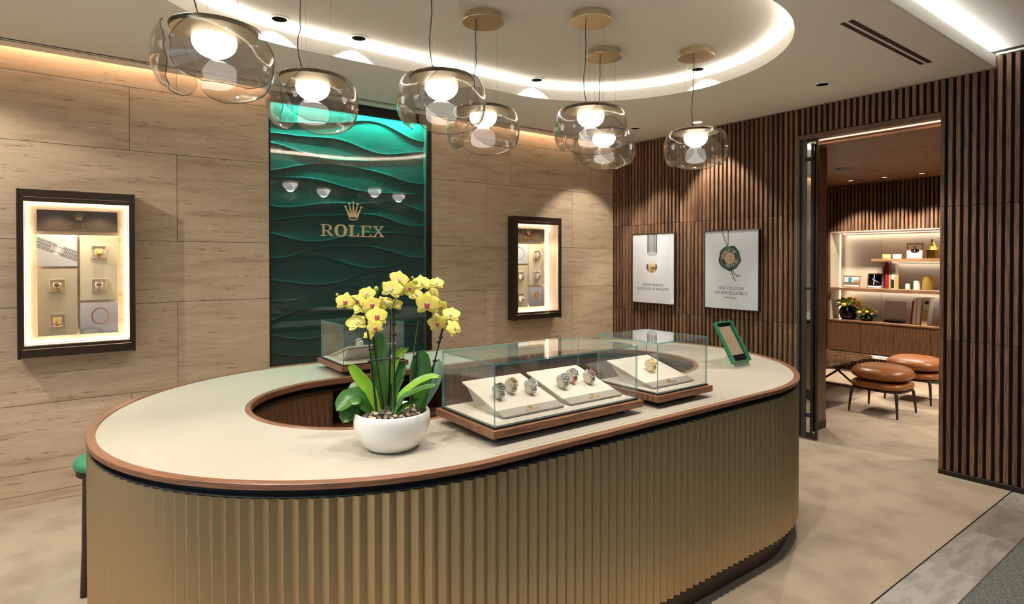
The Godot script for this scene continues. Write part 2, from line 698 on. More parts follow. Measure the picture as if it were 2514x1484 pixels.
	for i in 5:
		M["pebble%d" % i] = mat([rgb8(120, 102, 84), rgb8(92, 80, 70), rgb8(168, 148, 122), rgb8(66, 60, 56), rgb8(206, 186, 154)][i], 0.28)
	# side room
	var tan_l := mat(rgb8(150, 90, 42), 0.34)
	tan_l.normal_enabled = true
	tan_l.normal_scale = 0.35
	tan_l.normal_texture = noise_tex(512, 6, 0.02, [], 4, 0.0, FastNoiseLite.TYPE_SIMPLEX_SMOOTH, true)
	tan_l.uv1_scale = V(3, 3, 3)
	M.tan = tan_l
	var mb := mat(Color.WHITE, 0.12)
	mb.albedo_texture = noise_tex(512, 14, 0.012, [[0.0, rgb8(36, 24, 16)], [0.42, rgb8(70, 50, 34)], [0.5, rgb8(150, 118, 86)], [0.56, rgb8(84, 60, 42)], [1.0, rgb8(52, 36, 26)]], 6, 60.0)
	mb.uv1_triplanar = true
	mb.uv1_scale = V(2, 2, 2)
	M.marble = mb
	M.niche = mat(rgb8(186, 176, 156), 0.7)
	M.vase_black = mat(rgb8(16, 16, 16), 0.12)
	M.amber = pane(rgb8(206, 176, 84), 0.30)
	for q in [["fl_yellow", 240, 190, 46], ["fl_orange", 232, 160, 44], ["fl_lime", 150, 196, 60], ["fl_white", 240, 238, 214], ["red", 158, 22, 36], ["book_white", 226, 224, 218], ["tan_book", 178, 152, 108], ["black_book", 26, 26, 28], ["brass_flat", 176, 152, 104], ["grey_dark", 58, 58, 60]]:
		M[q[0]] = mat(rgb8(q[1], q[2], q[3]), 0.5)

# ---------- lights, camera, sky ----------
func _ready() -> void:
	rng.seed = 7
	var cam := Camera3D.new()
	cam.name = "camera"
	add_child(cam)
	cam.position = V(0, 1.6, 0)
	cam.rotation = V(-0.00995243, -0.63862104, 0)
	cam.projection = Camera3D.PROJECTION_FRUSTUM
	cam.near = 0.05
	cam.far = 60.0
	cam.size = 0.05 * 1484.0 / 1439.564
	cam.frustum_offset = Vector2(0, -0.05 * (742.0 - 651.564) / 1439.564)
	var we := WorldEnvironment.new()
	we.name = "surroundings"
	var e := Environment.new()
	e.background_mode = Environment.BG_SKY
	var sky := Sky.new()
	var sm := ProceduralSkyMaterial.new()
	sm.sky_top_color = rgb8(168, 196, 232)
	sm.sky_horizon_color = rgb8(206, 220, 238)
	sm.ground_bottom_color = rgb8(150, 160, 172)
	sm.ground_horizon_color = rgb8(196, 208, 222)
	sm.sun_angle_max = 0.0
	sky.sky_material = sm
	e.sky = sky
	e.background_energy_multiplier = 1.7
	e.tonemap_mode = Environment.TONE_MAPPER_LINEAR
	e.tonemap_exposure = 1.30
	e.sdfgi_enabled = true
	e.ssao_enabled = true
	e.ssil_enabled = true
	we.environment = e
	add_child(we)
	materials()
	build_shell()
	build_stone_wall()
	build_slat_wall()
	build_door()
	build_side_room()
	build_feature_panel()
	build_counter()
	build_wall_cabinets()
	build_posters()
	build_pendants()
	build_ceiling_fittings()
	build_cases()
	build_plant()
	build_table_mirror()
	build_stools()
	build_shelf_things()
	build_ottomans_and_table()

# ---------- shell ----------
func build_shell() -> void:
	# floor: carpet, a band of grey tiles, woven grey carpet beyond
	var fl := setting("floor")
	part(fl, "carpet", bx(V(-3.2, -0.08, -5.1), V(5.30, 0, -1.182), 0, 0), M.carpet)
	part(fl, "carpet", bx(V(5.30, -0.08, -5.1), V(9.4, 0, 0.6), 0, 0), M.carpet)
	part(fl, "edge_strip", bx(V(-3.2, -0.08, -1.182), V(5.16, 0.001, -1.177), 0, 0), M.bronze_dark)
	part(fl, "screed", bx(V(-3.2, -0.1, -1.2), V(5.3, -0.012, 4.2), 0, 0), M.joint)
	var k := 0
	for x in range(-13, 1):
		var a := 4.820 + 0.5975 * x
		var b := minf(a + 0.5945, 5.16)
		if x == 0:
			a = 4.820
			b = 5.16
		var m: Material = M["tile%d" % [1, 2, 0, 1, 2, 2, 0][posmod(x + 1, 7)]]
		var t := bx(V(a, -0.03, -1.176), V(b, 0, -0.940), 0.0015, 0)
		part(fl, "floor_tile", t, m)
		k += 1
	part(fl, "metal_strip", bx(V(-3.2, -0.03, -0.940), V(5.16, 0.001, -0.934), 0, 0), M.wire)
	part(fl, "woven_carpet", bx(V(-3.2, -0.08, -0.934), V(5.3, 0.0, 4.2), 0, 2), M.grey_carpet)
	# ceiling: soffit with the oval opening, its upstand, raised slab
	var ce := setting("ceiling")
	var b := MB.new()
	var inner := oval(1.09, CE)
	var outer := PackedVector3Array()
	var lo := W(-3.2, -4.872)
	var hi := W(5.30, -1.300)
	for q in inner:
		var c := V(clampf(q.x, XA, XB), CE, ZC)
		var d := (q - c).normalized()
		var s := 1e9
		if absf(d.x) > 1e-4:
			s = minf(s, ((hi.x if d.x > 0 else lo.x) - c.x) / d.x)
		if absf(d.z) > 1e-4:
			s = minf(s, ((hi.y if d.z > 0 else lo.y) - c.z) / d.z)
		outer.append(c + d * s)
	# corners of the rectangle
	for cr in [W(lo.x, lo.y), W(hi.x, lo.y), W(lo.x, hi.y), W(hi.x, hi.y)]:
		var best := 0
		for i in outer.size():
			if W(outer[i].x, outer[i].z).distance_squared_to(cr) < W(outer[best].x, outer[best].z).distance_squared_to(cr):
				best = i
		outer[best] = V(cr.x, CE, cr.y)
	b.grid([inner, outer], true, Vector3.DOWN)
	var up := MB.new()
	var i2 := PackedVector3Array()
	var o2 := PackedVector3Array()
	for q in inner: i2.append(q + V(0, 0.014, 0))
	for q in outer: o2.append(q + V(0, 0.014, 0))
	up.grid([i2, o2], true, Vector3.UP)
	b.grid([outer, o2], true, 1.0)
	part(ce, "soffit", [b, up], [M.paint, M.paint])
	b = MB.new()
	ring(b, [W(1.09, CE), W(1.104, CE + 0.002), W(1.104, 3.028), W(1.09, 3.03)])
	part(ce, "upstand", b, M.white)
	part(ce, "fascia", bx(V(-3.2, CE, -1.300), V(5.163, 3.028, -1.286), 0.002, 0), M.white)
	part(ce, "raised_slab", bx(V(-3.3, UP, -5.3), V(5.42, UP + 0.15, 4.3), 0, 0), M.paint_up)
	# light strip behind the upstand
	b = MB.new()
	ring(b, [W(1.135, 2.975), W(1.155, 2.975), W(1.155, 3.018), W(1.135, 3.018)])
	var cove := thing("cove_light", "hidden white light strip running behind the oval ceiling upstand", "cove light", V(0, 0, 0))
	part(cove, "lamp_strip", b, M.led)
	var ol := oval(1.145, 3.021, 24, 6)
	for i in range(0, ol.size() - 1, 2):
		var a := ol[i]
		var c := ol[mini(i + 2, ol.size() - 1)]
		var m := (a + c) * 0.5
		var inw := (V(clampf(m.x, XA, XB), 0, ZC) - V(m.x, 0, m.z)).normalized()
		area(cove, m, Vector3.UP + inw * 0.6, c - a, a.distance_to(c), 0.012, 0.045 * a.distance_to(c) / 0.3, Color(1.0, 0.96, 0.9))
	var cf := thing("cove_light", "straight white light strip above the ceiling edge at the slat wall", "cove light", V(0, 0, 0))
	part(cf, "lamp_strip", bx(V(-3.0, 2.985, -1.352), V(5.12, 3.022, -1.338)), M.led)
	for i in 8:
		area(cf, V(-2.4 + i * 1.02, 3.026, -1.335), V(0, 1, 0.7), Vector3.RIGHT, 1.0, 0.014, 0.17, Color(0.96, 0.98, 1.0))
	# the rest of the shop behind the camera: walls, a window to the street
	var wl := setting("wall_left")
	part(wl, "plaster", bx(V(-3.4, 0, -5.3), V(-3.2, UP, -3.7)), M.grey_wall)
	part(wl, "plaster", bx(V(-3.4, 0, 3.2), V(-3.2, UP, 4.3)), M.grey_wall)
	part(wl, "plaster", bx(V(-3.4, 2.75, -3.7), V(-3.2, UP, 3.2)), M.grey_wall)
	part(wl, "plaster", bx(V(-3.4, 0, -3.7), V(-3.2, 0.3, 3.2)), M.grey_wall)
	var wf := setting("wall_front")
	part(wf, "plaster", bx(V(-3.3, 0, 4.2), V(5.4, UP, 4.4)), M.grey_wall)
	var wi := setting("window_1")
	for i in 7:
		part(wi, "mullion", bx(V(-3.32, 0.3, -3.70 + i * 1.14), V(-3.24, 2.75, -3.64 + i * 1.14)), M.bronze_dark)
		if i < 6:
			part(wi, "glass_pane", bx(V(-3.285, 0.3, -3.64 + i * 1.14), V(-3.275, 2.75, -2.56 + i * 1.14)), M.glass)
	part(wi, "transom", bx(V(-3.32, 1.9, -3.64), V(-3.24, 1.95, 3.2)), M.bronze_dark)
	# lamps of the shop behind the camera
	for i in 4:
		var at := V([-1.6, 0.3, -1.6, 0.3][i], UP, [0.7, 0.7, 2.6, 2.6][i])
		var p := thing("ceiling_panel_light", "square white ceiling panel light behind the camera", "ceiling light", at, 0.0, "panel lights of the front of the shop")
		part(p, "frame", bx(V(-0.31, -0.02, -0.31), V(0.31, 0, 0.31), 0.003), M.white)
		part(p, "diffuser_panel", bx(V(-0.28, -0.026, -0.28), V(0.28, -0.02, 0.28)), glow(Color(0.92, 0.96, 1.0), 1.2))
		area(p, V(0, -0.03, 0), Vector3.DOWN, Vector3.RIGHT, 0.56, 0.56, 0.5, Color(0.95, 0.97, 1.0))
	for x in [-0.2, 0.9, 1.9, 2.9]:
		downlight("downlight in the soffit edge before the counter, outside the frame", V(x, CE, -1.40), V(x + 0.05, 0, -1.33), 1.5, 42.0, false, "downlights before the counter")

# rectangle r minus holes, as rectangles
func cut(r: Rect2, holes: Array) -> Array:
	var out := [r]
	for h in holes:
		var nxt := []
		for q in out:
			if not q.intersects(h):
				nxt.append(q)
				continue
			var y0 := maxf(q.position.y, h.position.y)
			var y1 := minf(q.end.y, h.end.y)
			if h.position.y > q.position.y:
				nxt.append(Rect2(q.position, W(q.size.x, h.position.y - q.position.y)))
			if h.end.y < q.end.y:
				nxt.append(Rect2(W(q.position.x, h.end.y), W(q.size.x, q.end.y - h.end.y)))
			if h.position.x > q.position.x:
				nxt.append(Rect2(W(q.position.x, y0), W(h.position.x - q.position.x, y1 - y0)))
			if h.end.x < q.end.x:
				nxt.append(Rect2(W(h.end.x, y0), W(q.end.x - h.end.x, y1 - y0)))
		out = nxt
	return out

const CABS := [-0.302, 3.600]
const CABW := 0.626
const CABY0 := 0.968
const CABY1 := 2.047

func build_stone_wall() -> void:
	var w := setting("wall_back")
	var holes := []
	for cx in CABS:
		holes.append(Rect2(cx + 0.012, CABY0 + 0.03, CABW - 0.024, CABY1 - CABY0 - 0.06))
	holes.append(Rect2(1.236, -0.1, 1.466, 3.2))
	for r in cut(Rect2(-3.3, -0.1, 8.55, 3.35), holes):
		part(w, "backing", bx(V(r.position.x, r.position.y, -5.15), V(r.end.x, r.end.y, -4.945)), M.joint)
	part(w, "backing", bx(V(-3.3, -0.1, -5.3), V(5.25, 3.25, -5.15)), M.joint)
	var ys := [0.0, 0.069, 0.2075, 0.6545, 1.288, 1.732, 2.367, 2.813, 3.072]
	var left := [[], [-0.6], [0.6, -0.562], [0.308, -0.854], [0.594, -0.568], [-0.01, -1.17], [0.594, -0.568], [0.303, -0.859], [0.594, -0.568]]
	var right := [[], [3.9], [3.335, 4.5], [3.63, 4.79], [3.335, 4.5], [3.93], [3.335, 4.5], [3.631, 4.793], [3.335, 4.5]]
	for i in ys.size() - 1:
		var k := i + 1
		for side in 2:
			var xs: Array = [-1.75, 1.240] if side == 0 else [2.700, 5.166]
			xs.append_array(left[k] if side == 0 else right[k])
			if side == 0:
				xs.append(-3.2)
			xs.sort()
			for j in xs.size() - 1:
				var g := 0.0016
				var r := Rect2(xs[j] + g, ys[i] + g, xs[j + 1] - xs[j] - 2 * g, ys[i + 1] - ys[i] - 2 * g)
				var b := MB.new()
				b.off = W(rng.randf() * 9.0, rng.randf() * 9.0)
				for q in cut(r, holes):
					if q.size.x > 0.004 and q.size.y > 0.004:
						b.box(V(q.get_center().x, q.get_center().y, (WZ - 4.945) * 0.5), V(q.size.x, q.size.y, 4.945 + WZ), 0.0, 0)
				if b.v.size() > 0:
					part(w, "stone_panel", b, M.trav)
	# light slot between stone and soffit
	var s := thing("wall_wash_light", "warm light strip hidden in the gap above the stone wall", "strip light")
	for x in [[-3.1, 1.22], [2.72, 5.1]]:
		part(s, "lamp_strip", bx(V(x[0], 3.030, -4.868), V(x[1], 3.055, -4.850)), M.led_warm)
		var n := int(ceil((x[1] - x[0]) / 0.8))
		for i in n:
			var l: float = (x[1] - x[0]) / n
			area(s, V(x[0] + l * (i + 0.5), 3.025, -4.862), V(0, -1, -0.35), Vector3.RIGHT, l, 0.015, 0.10 * l, Color(1.0, 0.86, 0.72))

# ---------- slat wall ----------
const PITCH := 0.0478
func slat_run(par: Node, from: float, n: int, ys: Array, x := WX, dirx := 1.0) -> void:
	for i in ys.size() - 1:
		var h: float = ys[i + 1] - ys[i] - 0.003
		var key := "slat%.3f%.2f" % [h, x]
		if not cache.has(key):
			var set_ := []
			for k in 9:
				var b := boxmb(V(0.021 * dirx, h * 0.5, 0), V(0.042, h, 0.0265), 0.0012, 1)
				set_.append(mesh_of(b, [M.slat, M.slat2, M.slat3][k % 3]))
			cache[key] = set_
		for k in n:
			put(par, "slat", cache[key][rng.randi() % 9], V(x, ys[i] + 0.0015, from - PITCH * k))

func build_slat_wall() -> void:
	var w := setting("wall_right")
	part(w, "backing", bx(V(WX + 0.042, 0, -5.2), V(WX + 0.065, UP, -2.695)), M.dark_void)
	part(w, "backing", bx(V(WX + 0.042, 2.70, -2.695), V(WX + 0.20, UP + 0.02, -1.60)), M.dark_void)
	part(w, "backing", bx(V(WX + 0.042, 0, -1.603), V(WX + 0.065, UP, 4.3)), M.dark_void)
	slat_run(w, -2.702, 47, [0.038, 1.0205, 1.994, CE])
	slat_run(w, -1.641, 22, [2.703, CE])
	slat_run(w, -1.5965 + PITCH * 6, 7, [0.038, 1.002, 1.991, CE])
	slat_run(w, -1.5965 + PITCH * 29, 23, [0.038, 1.002, 1.991, 3.024])
	part(w, "trim_strip", bx(V(WX - 0.004, 3.027, -1.285), V(WX + 0.06, 3.04, 1.5)), M.white)
	var bb := setting("baseboard_right")
	part(bb, "skirting", bx(V(WX - 0.006, 0, -5.0), V(WX + 0.05, 0.037, -2.688), 0.002, 2), M.bronze_dark)
	part(bb, "skirting", bx(V(WX - 0.006, 0, -1.610), V(WX + 0.05, 0.037, 4.2), 0.002, 2), M.bronze_dark)
	var rest := setting("wall_right_front")
	part(rest, "plaster", bx(V(WX, 0, -0.18), V(WX + 0.04, UP, 4.3)), M.grey_wall)

func build_door() -> void:
	# glazed sliding leaf half drawn out of its pocket
	var d := setting("door_1")
	part(d, "end_cap", bx(V(WX + 0.002, 0.04, -2.688), V(WX + 0.024, 2.66, -2.672), 0.001, 1), M.steel_grey)
	var x0 := 5.203
	var x1 := 5.227
	part(d, "leaf_stile", bx(V(x0, 0.012, -2.543), V(x1, 2.658, -2.526), 0.002, 1), M.bronze)
	part(d, "leaf_stile", bx(V(x0, 0.012, -2.670), V(x1, 2.658, -2.626), 0.002, 1), M.steel_grey)
	part(d, "leaf_rail", bx(V(x0, 0.012, -2.626), V(x1, 0.062, -2.543), 0.002, 2), M.bronze)
	part(d, "leaf_rail", bx(V(x0, 2.638, -2.626), V(x1, 2.658, -2.543), 0.002, 2), M.bronze)
	part(d, "glass_pane", bx(V(5.212, 0.062, -2.626), V(5.220, 2.638, -2.543)), M.mirror)
	var b := MB.new()
	b.box(V(5.184, 1.345, -2.563), V(0.016, 2.545, 0.022), 0.003, 1)
	var h := part(d, "handle", b, M.black)
	for y in [0.215, 1.343, 2.485]:
		part(h, "standoff", bx(V(5.186, y - 0.012, -2.634), V(5.203, y + 0.012, -2.560), 0.002), M.black)
	var t := setting("trim_1")
	part(t, "lintel", bx(V(WX + 0.002, 2.658, -2.688), V(5.25, 2.700, -1.612), 0.001, 2), M.walnut_panel)
	part(t, "jamb", bx(V(5.315, 0.0, -2.90), V(5.715, 1.025, -2.690), 0.001, 1), M.walnut_panel)
	part(t, "jamb", bx(V(5.315, 1.028, -2.90), V(5.715, 1.995, -2.690), 0.001, 1), M.walnut_panel)
	part(t, "jamb", bx(V(5.315, 1.998, -2.90), V(5.715, 2.72, -2.690), 0.001, 1), M.walnut_panel)
	part(t, "jamb_base", bx(V(5.50, 0.0, -2.90), V(5.719, 0.075, -2.686), 0.001, 1), M.bronze_dark)
	part(t, "jamb", bx(V(WX + 0.05, 0.0, -1.609), V(5.715, 2.72, -1.40), 0.001, 1), M.walnut_panel)
	part(t, "pocket_back", bx(V(5.303, 0.0, -4.9), V(5.315, 2.72, -2.69), 0, 1), M.dark_void)
	part(t, "pocket_front", bx(V(WX + 0.066, 0.0, -4.9), V(5.30, 2.66, -2.70), 0, 1), M.dark_void)
	part(t, "slot_roof", bx(V(5.25, 2.701, -2.70), V(5.60, 2.74, -1.60), 0, 2), M.walnut_panel)
	var l := thing("lintel_light", "warm linear light recessed over the doorway of the side room", "strip light", V(5.484, 2.694, -2.15))
	part(l, "lamp_strip", bx(V(-0.010, -0.004, -0.535), V(0.012, 0.005, 0.535)), glow(Color(1.0, 0.86, 0.76), 1.0))
	area(l, V(-0.012, -0.006, 0), V(-0.4, -1, 0), V(0, 0, 1), 1.05, 0.02, 0.10, Color(1.0, 0.86, 0.74))

# ---------- side room ----------
const BX := 8.80
func build_side_room() -> void:
	var c := setting("ceiling_side")
	part(c, "ceiling_panel", bx(V(5.50, 2.655, -4.9), V(5.80, 2.689, 0.6), 0.001, 2), M.wood_ceiling)
	for i in 3:
		part(c, "ceiling_panel", bx(V(5.803, 2.66, -4.9 + 1.83 * i), V(9.3, 2.70, -4.9 + 1.83 * (i + 1) - 0.003), 0.001, 0), M.wood_ceiling)
	var w := setting("wall_side_left")
	part(w, "panel", bx(V(5.32, 0, -4.85), V(9.3, 2.7, -4.80), 0, 1), M.walnut_panel)
	var w2 := setting("wall_side_right")
	part(w2, "panel", bx(V(5.72, 0, 0.4), V(9.3, 2.7, 0.46), 0, 1), M.walnut_panel)
	var w3 := setting("wall_side_front")
	part(w3, "panel", bx(V(5.42, 0, -1.40), V(5.70, 2.72, 0.5), 0, 1), M.walnut_panel)
	# far wall: slats over and beside the lit niche
	var f := setting("wall_side_back")
	part(f, "backing", bx(V(BX + 0.04, 1.992, -4.9), V(BX + 0.07, 2.7, 0.5)), M.dark_void)
	part(f, "backing", bx(V(BX + 0.04, 0, -4.9), V(BX + 0.07, 1.992, -4.095)), M.dark_void)
	part(f, "backing", bx(V(BX + 0.04, 0, -1.60), V(BX + 0.07, 1.992, 0.5)), M.dark_void)
	part(f, "backing", bx(V(BX + 0.24, 0, -4.09), V(BX + 0.27, 0.30, -1.60)), M.dark_void)
	part(f, "backing", bx(V(BX + 0.40, 0, -4.9), V(BX + 0.43, 2.7, 0.5)), M.joint)
	slat_run(f, -2.40, 42, [1.994, 2.658], BX)
	slat_run(f, -4.112, 6, [0.02, 1.994], BX)
	slat_run(f, -2.60, 31, [0.01, 0.24], BX + 0.2)
	# the niche with its cabinet
	var t := thing("shelving_niche", "lit cream wall niche with walnut shelves above a floating walnut cabinet", "shelving", V(0, 0, 0))
	part(t, "back_panel", bx(V(9.14, 0.735, -4.09), V(9.17, 2.0, -3.5455)), M.niche)
	part(t, "back_panel", bx(V(9.14, 0.735, -3.5425), V(9.17, 2.0, -1.60)), M.niche)
	part(t, "side_panel", bx(V(BX, 0.735, -4.092), V(9.14, 1.992, -4.075), 0.001), M.niche)
	part(t, "side_panel", bx(V(BX, 0.735, -1.605), V(9.14, 1.992, -1.59), 0.001), M.niche)
	part(t, "top_panel", bx(V(BX, 1.985, -4.09), V(9.14, 2.0, -1.60), 0.001), M.niche)
	part(t, "shelf", bx(V(BX + 0.01, 1.571, -3.545), V(9.14, 1.607, -1.61), 0.002, 2), M.shelf_wood)
	part(t, "shelf", bx(V(BX - 0.04, 1.160, -4.072), V(9.14, 1.198, -1.61), 0.002, 2), M.shelf_wood)
	part(t, "upright", bx(V(8.98, 1.198, -3.425), V(9.14, 1.571, -3.410), 0.001, 1), M.bronze)
	part(t, "counter_top", bx(V(BX - 0.012, 0.714, -4.10), V(9.14, 0.737, -1.60), 0.002, 2), M.shelf_wood)
	for q in [[-4.10, -3.675], [-3.671, -3.255], [-3.251, -2.835], [-2.831, -2.415], [-2.411, -1.60]]:
		part(t, "cabinet_door", bx(V(BX - 0.006, 0.295, q[0]), V(BX + 0.016, 0.712, q[1]), 0.0015, 1), M.walnut_panel)
	part(t, "cabinet_body", bx(V(BX + 0.017, 0.30, -4.095), V(9.13, 0.71, -1.61), 0, 1), M.walnut_panel)
	part(t, "lit_ledge", bx(V(BX - 0.02, 0.235, -4.09), V(BX + 0.24, 0.247, -1.60), 0.001, 2), M.white)
	part(t, "light_strip", bx(V(9.06, 0.745, -4.073), V(9.075, 1.975, -4.060)), M.led_side)
	part(t, "light_strip", bx(V(9.10, 1.967, -4.05), V(9.115, 1.980, -1.62)), M.led_soft)
	part(t, "light_strip", bx(V(9.10, 1.557, -3.40), V(9.115, 1.569, -1.62)), M.led_soft)
	part(t, "light_strip", bx(V(9.10, 1.146, -4.0), V(9.115, 1.158, -1.62)), M.led_soft)
	part(t, "light_strip", bx(V(8.95, 0.280, -4.06), V(8.965, 0.292, -1.62)), M.led_soft)
	var wc := Color(1.0, 0.94, 0.88)
	area(t, V(9.066, 1.36, -4.058), V(-0.2, 0, 1), Vector3.UP, 1.2, 0.012, 0.12, wc)
	for q in [[1.964, -4.0, -1.7, 0.30], [1.555, -3.38, -1.7, 0.14], [1.143, -3.98, -1.7, 0.18]]:
		area(t, V(9.107, q[0], (q[1] + q[2]) * 0.5), V(-0.15, -1, 0), V(0, 0, 1), q[2] - q[1], 0.012, q[3], wc)
	area(t, V(8.957, 0.277, -2.85), V(-0.3, -1, 0), V(0, 0, 1), 2.3, 0.012, 0.12, wc)
	# downlights of the side room
	var names := ["lit downlight in the wooden ceiling, leftmost of three by the slats", "lit downlight in the wooden ceiling, middle of three by the slats", "lit downlight in the wooden ceiling, rightmost of three by the slats"]
	for i in 3:
		var at := V(8.37, 2.66, [-3.63, -3.215, -2.80][i])
		var d := thing("downlight", names[i], "downlight", at, 0.0, "downlights over the niche")
		var b := MB.new()
		b.lathe([W(0.045, 0.0), W(0.045, -0.004), W(0.034, -0.004), W(0.030, 0.0)], 24)
		part(d, "trim_ring", b, M.bronze_dark)
		b = MB.new()
		b.lathe([W(0.032, -0.001), W(0.0, -0.001)], 24)
		part(d, "bulb", b, glow(Color(1.0, 0.95, 0.88), 4.0))
		spot(d, V(0, -0.012, 0), V(0.20, -1.3, 0), 3.0, 42.0, Color(1.0, 0.94, 0.86), 0.03, 0.5)
	var sp := thing("ceiling_speaker", "dark round vent in the wooden side room ceiling", "vent", V(7.2, 2.66, -3.21))
	var sb := MB.new()
	sb.lathe([W(0.085, 0.0), W(0.083, -0.006), W(0.06, -0.007), W(0.058, -0.002), W(0.0, -0.002)], 28)
	part(sp, "cover", sb, M.bronze_dark)
	for q in [[6.75, -0.95], [7.7, -0.6], [6.9, -3.8], [7.7, -1.2]]:
		var d := thing("downlight", "downlight of the side room outside the doorway's view", "downlight", V(q[0], 2.66, q[1]), 0.0, "side room downlights")
		var b := MB.new()
		b.lathe([W(0.045, 0.0), W(0.045, -0.004), W(0.034, -0.004), W(0.030, 0.0)], 20)
		part(d, "trim_ring", b, M.bronze_dark)
		b = MB.new()
		b.lathe([W(0.032, -0.001), W(0.0, -0.001)], 20)
		part(d, "bulb", b, M.bulb_dim)
		spot(d, V(0, -0.012, 0), V(0, -1, 0), 2.8, 46.0, Color(1.0, 0.955, 0.90), 0.02, 0.5)

# ---------- green panel ----------
func crown_parts(k: float, d: float) -> MB:
	# five-pointed crown emblem, k wide
	var b := MB.new()
	var tips := [W(-0.49, 0.83), W(-0.255, 1.01), W(0.0, 1.09), W(0.27, 1.015), W(0.50, 0.82)]
	var p := PackedVector2Array()
	var vals := [W(-0.185, 0.34), W(-0.065, 0.36), W(0.065, 0.36), W(0.185, 0.34)]
	p.append(W(-0.275, 0.14) * k)
	for i in 5:
		var tp: Vector2 = tips[i]
		var sx := 0.018
		p.append((tp + W(-sx, -0.03)) * k)
		p.append((tp + W(sx, -0.03)) * k)
		if i < 4:
			p.append(vals[i] * k)
	p.append(W(0.275, 0.14) * k)
	for i in range(1, 8):
		var a := PI * i / 8.0
		p.append(W(0.275 * cos(a), 0.14 + 0.045 * sin(a)) * k)
	b.prism(p, d)
	# lower rim of the oval base
	p = PackedVector2Array()
	for i in 13:
		var a := PI + PI * i / 12.0
		p.append(W(0.285 * cos(a), 0.14 + 0.14 * sin(a)) * k)
	for i in 13:
		var a := TAU - PI * i / 12.0
		p.append(W(0.255 * cos(a), 0.135 + 0.075 * sin(a)) * k)
	b.prism(p, d)
	for tp in tips:
		p = PackedVector2Array()
		for i in 14:
			var a := TAU * i / 14.0
			p.append((tp + W(cos(a), sin(a)) * 0.07) * k)
		b.prism(p, d)
	return b

func build_feature_panel() -> void:
	var t := thing("feature_panel", "tall glowing green wave panel behind glass with gold crown and shop name", "wall panel", V(0, 0, 0))
	var x0 := 1.240
	var x1 := 2.700
	var y1 := 2.945
	part(t, "frame", bx(V(x0, 0, -5.10), V(x0 + 0.008, y1, -4.915), 0.001, 1), M.bronze_dark)
	part(t, "frame", bx(V(x1 - 0.045, 0, -4.945), V(x1, y1, -4.912), 0.001, 1), M.bronze_dark)
	part(t, "frame", bx(V(x0 + 0.008, 2.868, -4.945), V(x1 - 0.045, y1, -4.915), 0.001, 0), M.bronze_dark)
	part(t, "back", bx(V(x0, 0, -5.14), V(x1 + 0.09, 3.0, -5.105)), M.black)
	part(t, "case_side", bx(V(x1 + 0.085, 0, -5.105), V(x1 + 0.09, 3.0, -4.948)), M.black)
	part(t, "case_top", bx(V(x0, 2.99, -5.105), V(x1 + 0.085, 3.0, -4.948)), M.black)
	# wave relief: overlapping layers, each lifting forward to a crest and falling back behind it
	var nx := 110
	var base := []
	var r2 := RandomNumberGenerator.new()
	r2.seed = 5
	var y := 3.25
	while y > -0.3:
		base.append([y, r2.randf_range(0.035, 0.062), r2.randf_range(3.6, 5.2), r2.randf() * TAU, r2.randf_range(0.006, 0.016), r2.randf() * TAU])
		y -= r2.randf_range(0.10, 0.19)
	var steps := [0.0, 0.14, 0.3, 0.46, 0.62, 0.76, 0.86, 0.92, 0.96, 0.985, 1.0]
	var rows := []
	for i in (base.size() - 1) * steps.size():
		rows.append(PackedVector3Array())
	for j in nx + 1:
		var xx := lerpf(x0 + 0.004, x1 + 0.08, float(j) / nx)
		var cs := PackedFloat32Array()
		for q in base:
			cs.append(q[0] + q[1] * sin(q[2] * xx + q[3]) + q[4] * sin(9.0 * xx + q[5]))
		cs.sort()
		cs.reverse()
		for k in cs.size() - 1:
			var gap := cs[k] - cs[k + 1]
			var lift := 0.022 * clampf(gap / 0.14, 0.15, 1.0)
			for m in steps.size():
				var f: float = steps[m]
				# lies back under the crest above, leans forward towards its own crest and ends in a rounded bead
				var z := lift * f + 0.006 * exp(-(1.0 - f) * gap / 0.006) * clampf(gap / 0.05, 0.0, 1.0)
				rows[k * steps.size() + m].append(V(xx, clampf(cs[k] - gap * f - (0.0018 if m == 0 else 0.0), 0.001, 2.985), -5.088 + z))
	var b := MB.new()
	b.grid(rows, false, Vector3.BACK)
	part(t, "wave_relief", b, M.wave)
	part(t, "lamp_strip", bx(V(x0 + 0.02, 2.925, -5.02), V(x1 + 0.06, 2.937, -5.000)), M.led_green)
	part(t, "lamp_strip", bx(V(x1 + 0.045, 0.02, -5.03), V(x1 + 0.056, 2.90, -5.010)), M.led_green)
	area(t, V((x0 + x1) * 0.5, 2.921, -5.010), V(0, -1, -0.10), Vector3.RIGHT, x1 - x0 - 0.04, 0.02, 3.6, Color(0.35, 1.0, 0.92))
	for i in 3:
		area(t, V(x1 + 0.041, 0.5 + i * 0.95, -5.02), V(-1, 0, -0.2), Vector3.UP, 0.93, 0.018, 0.20, Color(0.35, 1.0, 0.92))
	part(t, "glass_pane", bx(V(x0 + 0.009, 0.0, -4.934), V(x1 - 0.046, 2.867, -4.926)), M.front_glass)
	# raised gold letters and crown
	var lx := [[1.647, 1.761], [1.768, 1.877], [1.890, 1.986], [1.995, 2.100], [2.110, 2.222]]
	for i in 5:
		b = MB.new()
		var o := 0.003 if i == 1 else 0.0
		b.text("ROLEX"[i], W(lx[i][0], 1.798 - o), W(lx[i][1], 1.897 + o), 0.010, true, i in [1, 2])
		part(t, "letter", b, M.gold, V(0, 0, -4.926))
	part(t, "crown_emblem", crown_parts(0.142, 0.008), M.gold, V(1.9345, 1.939, -4.926))

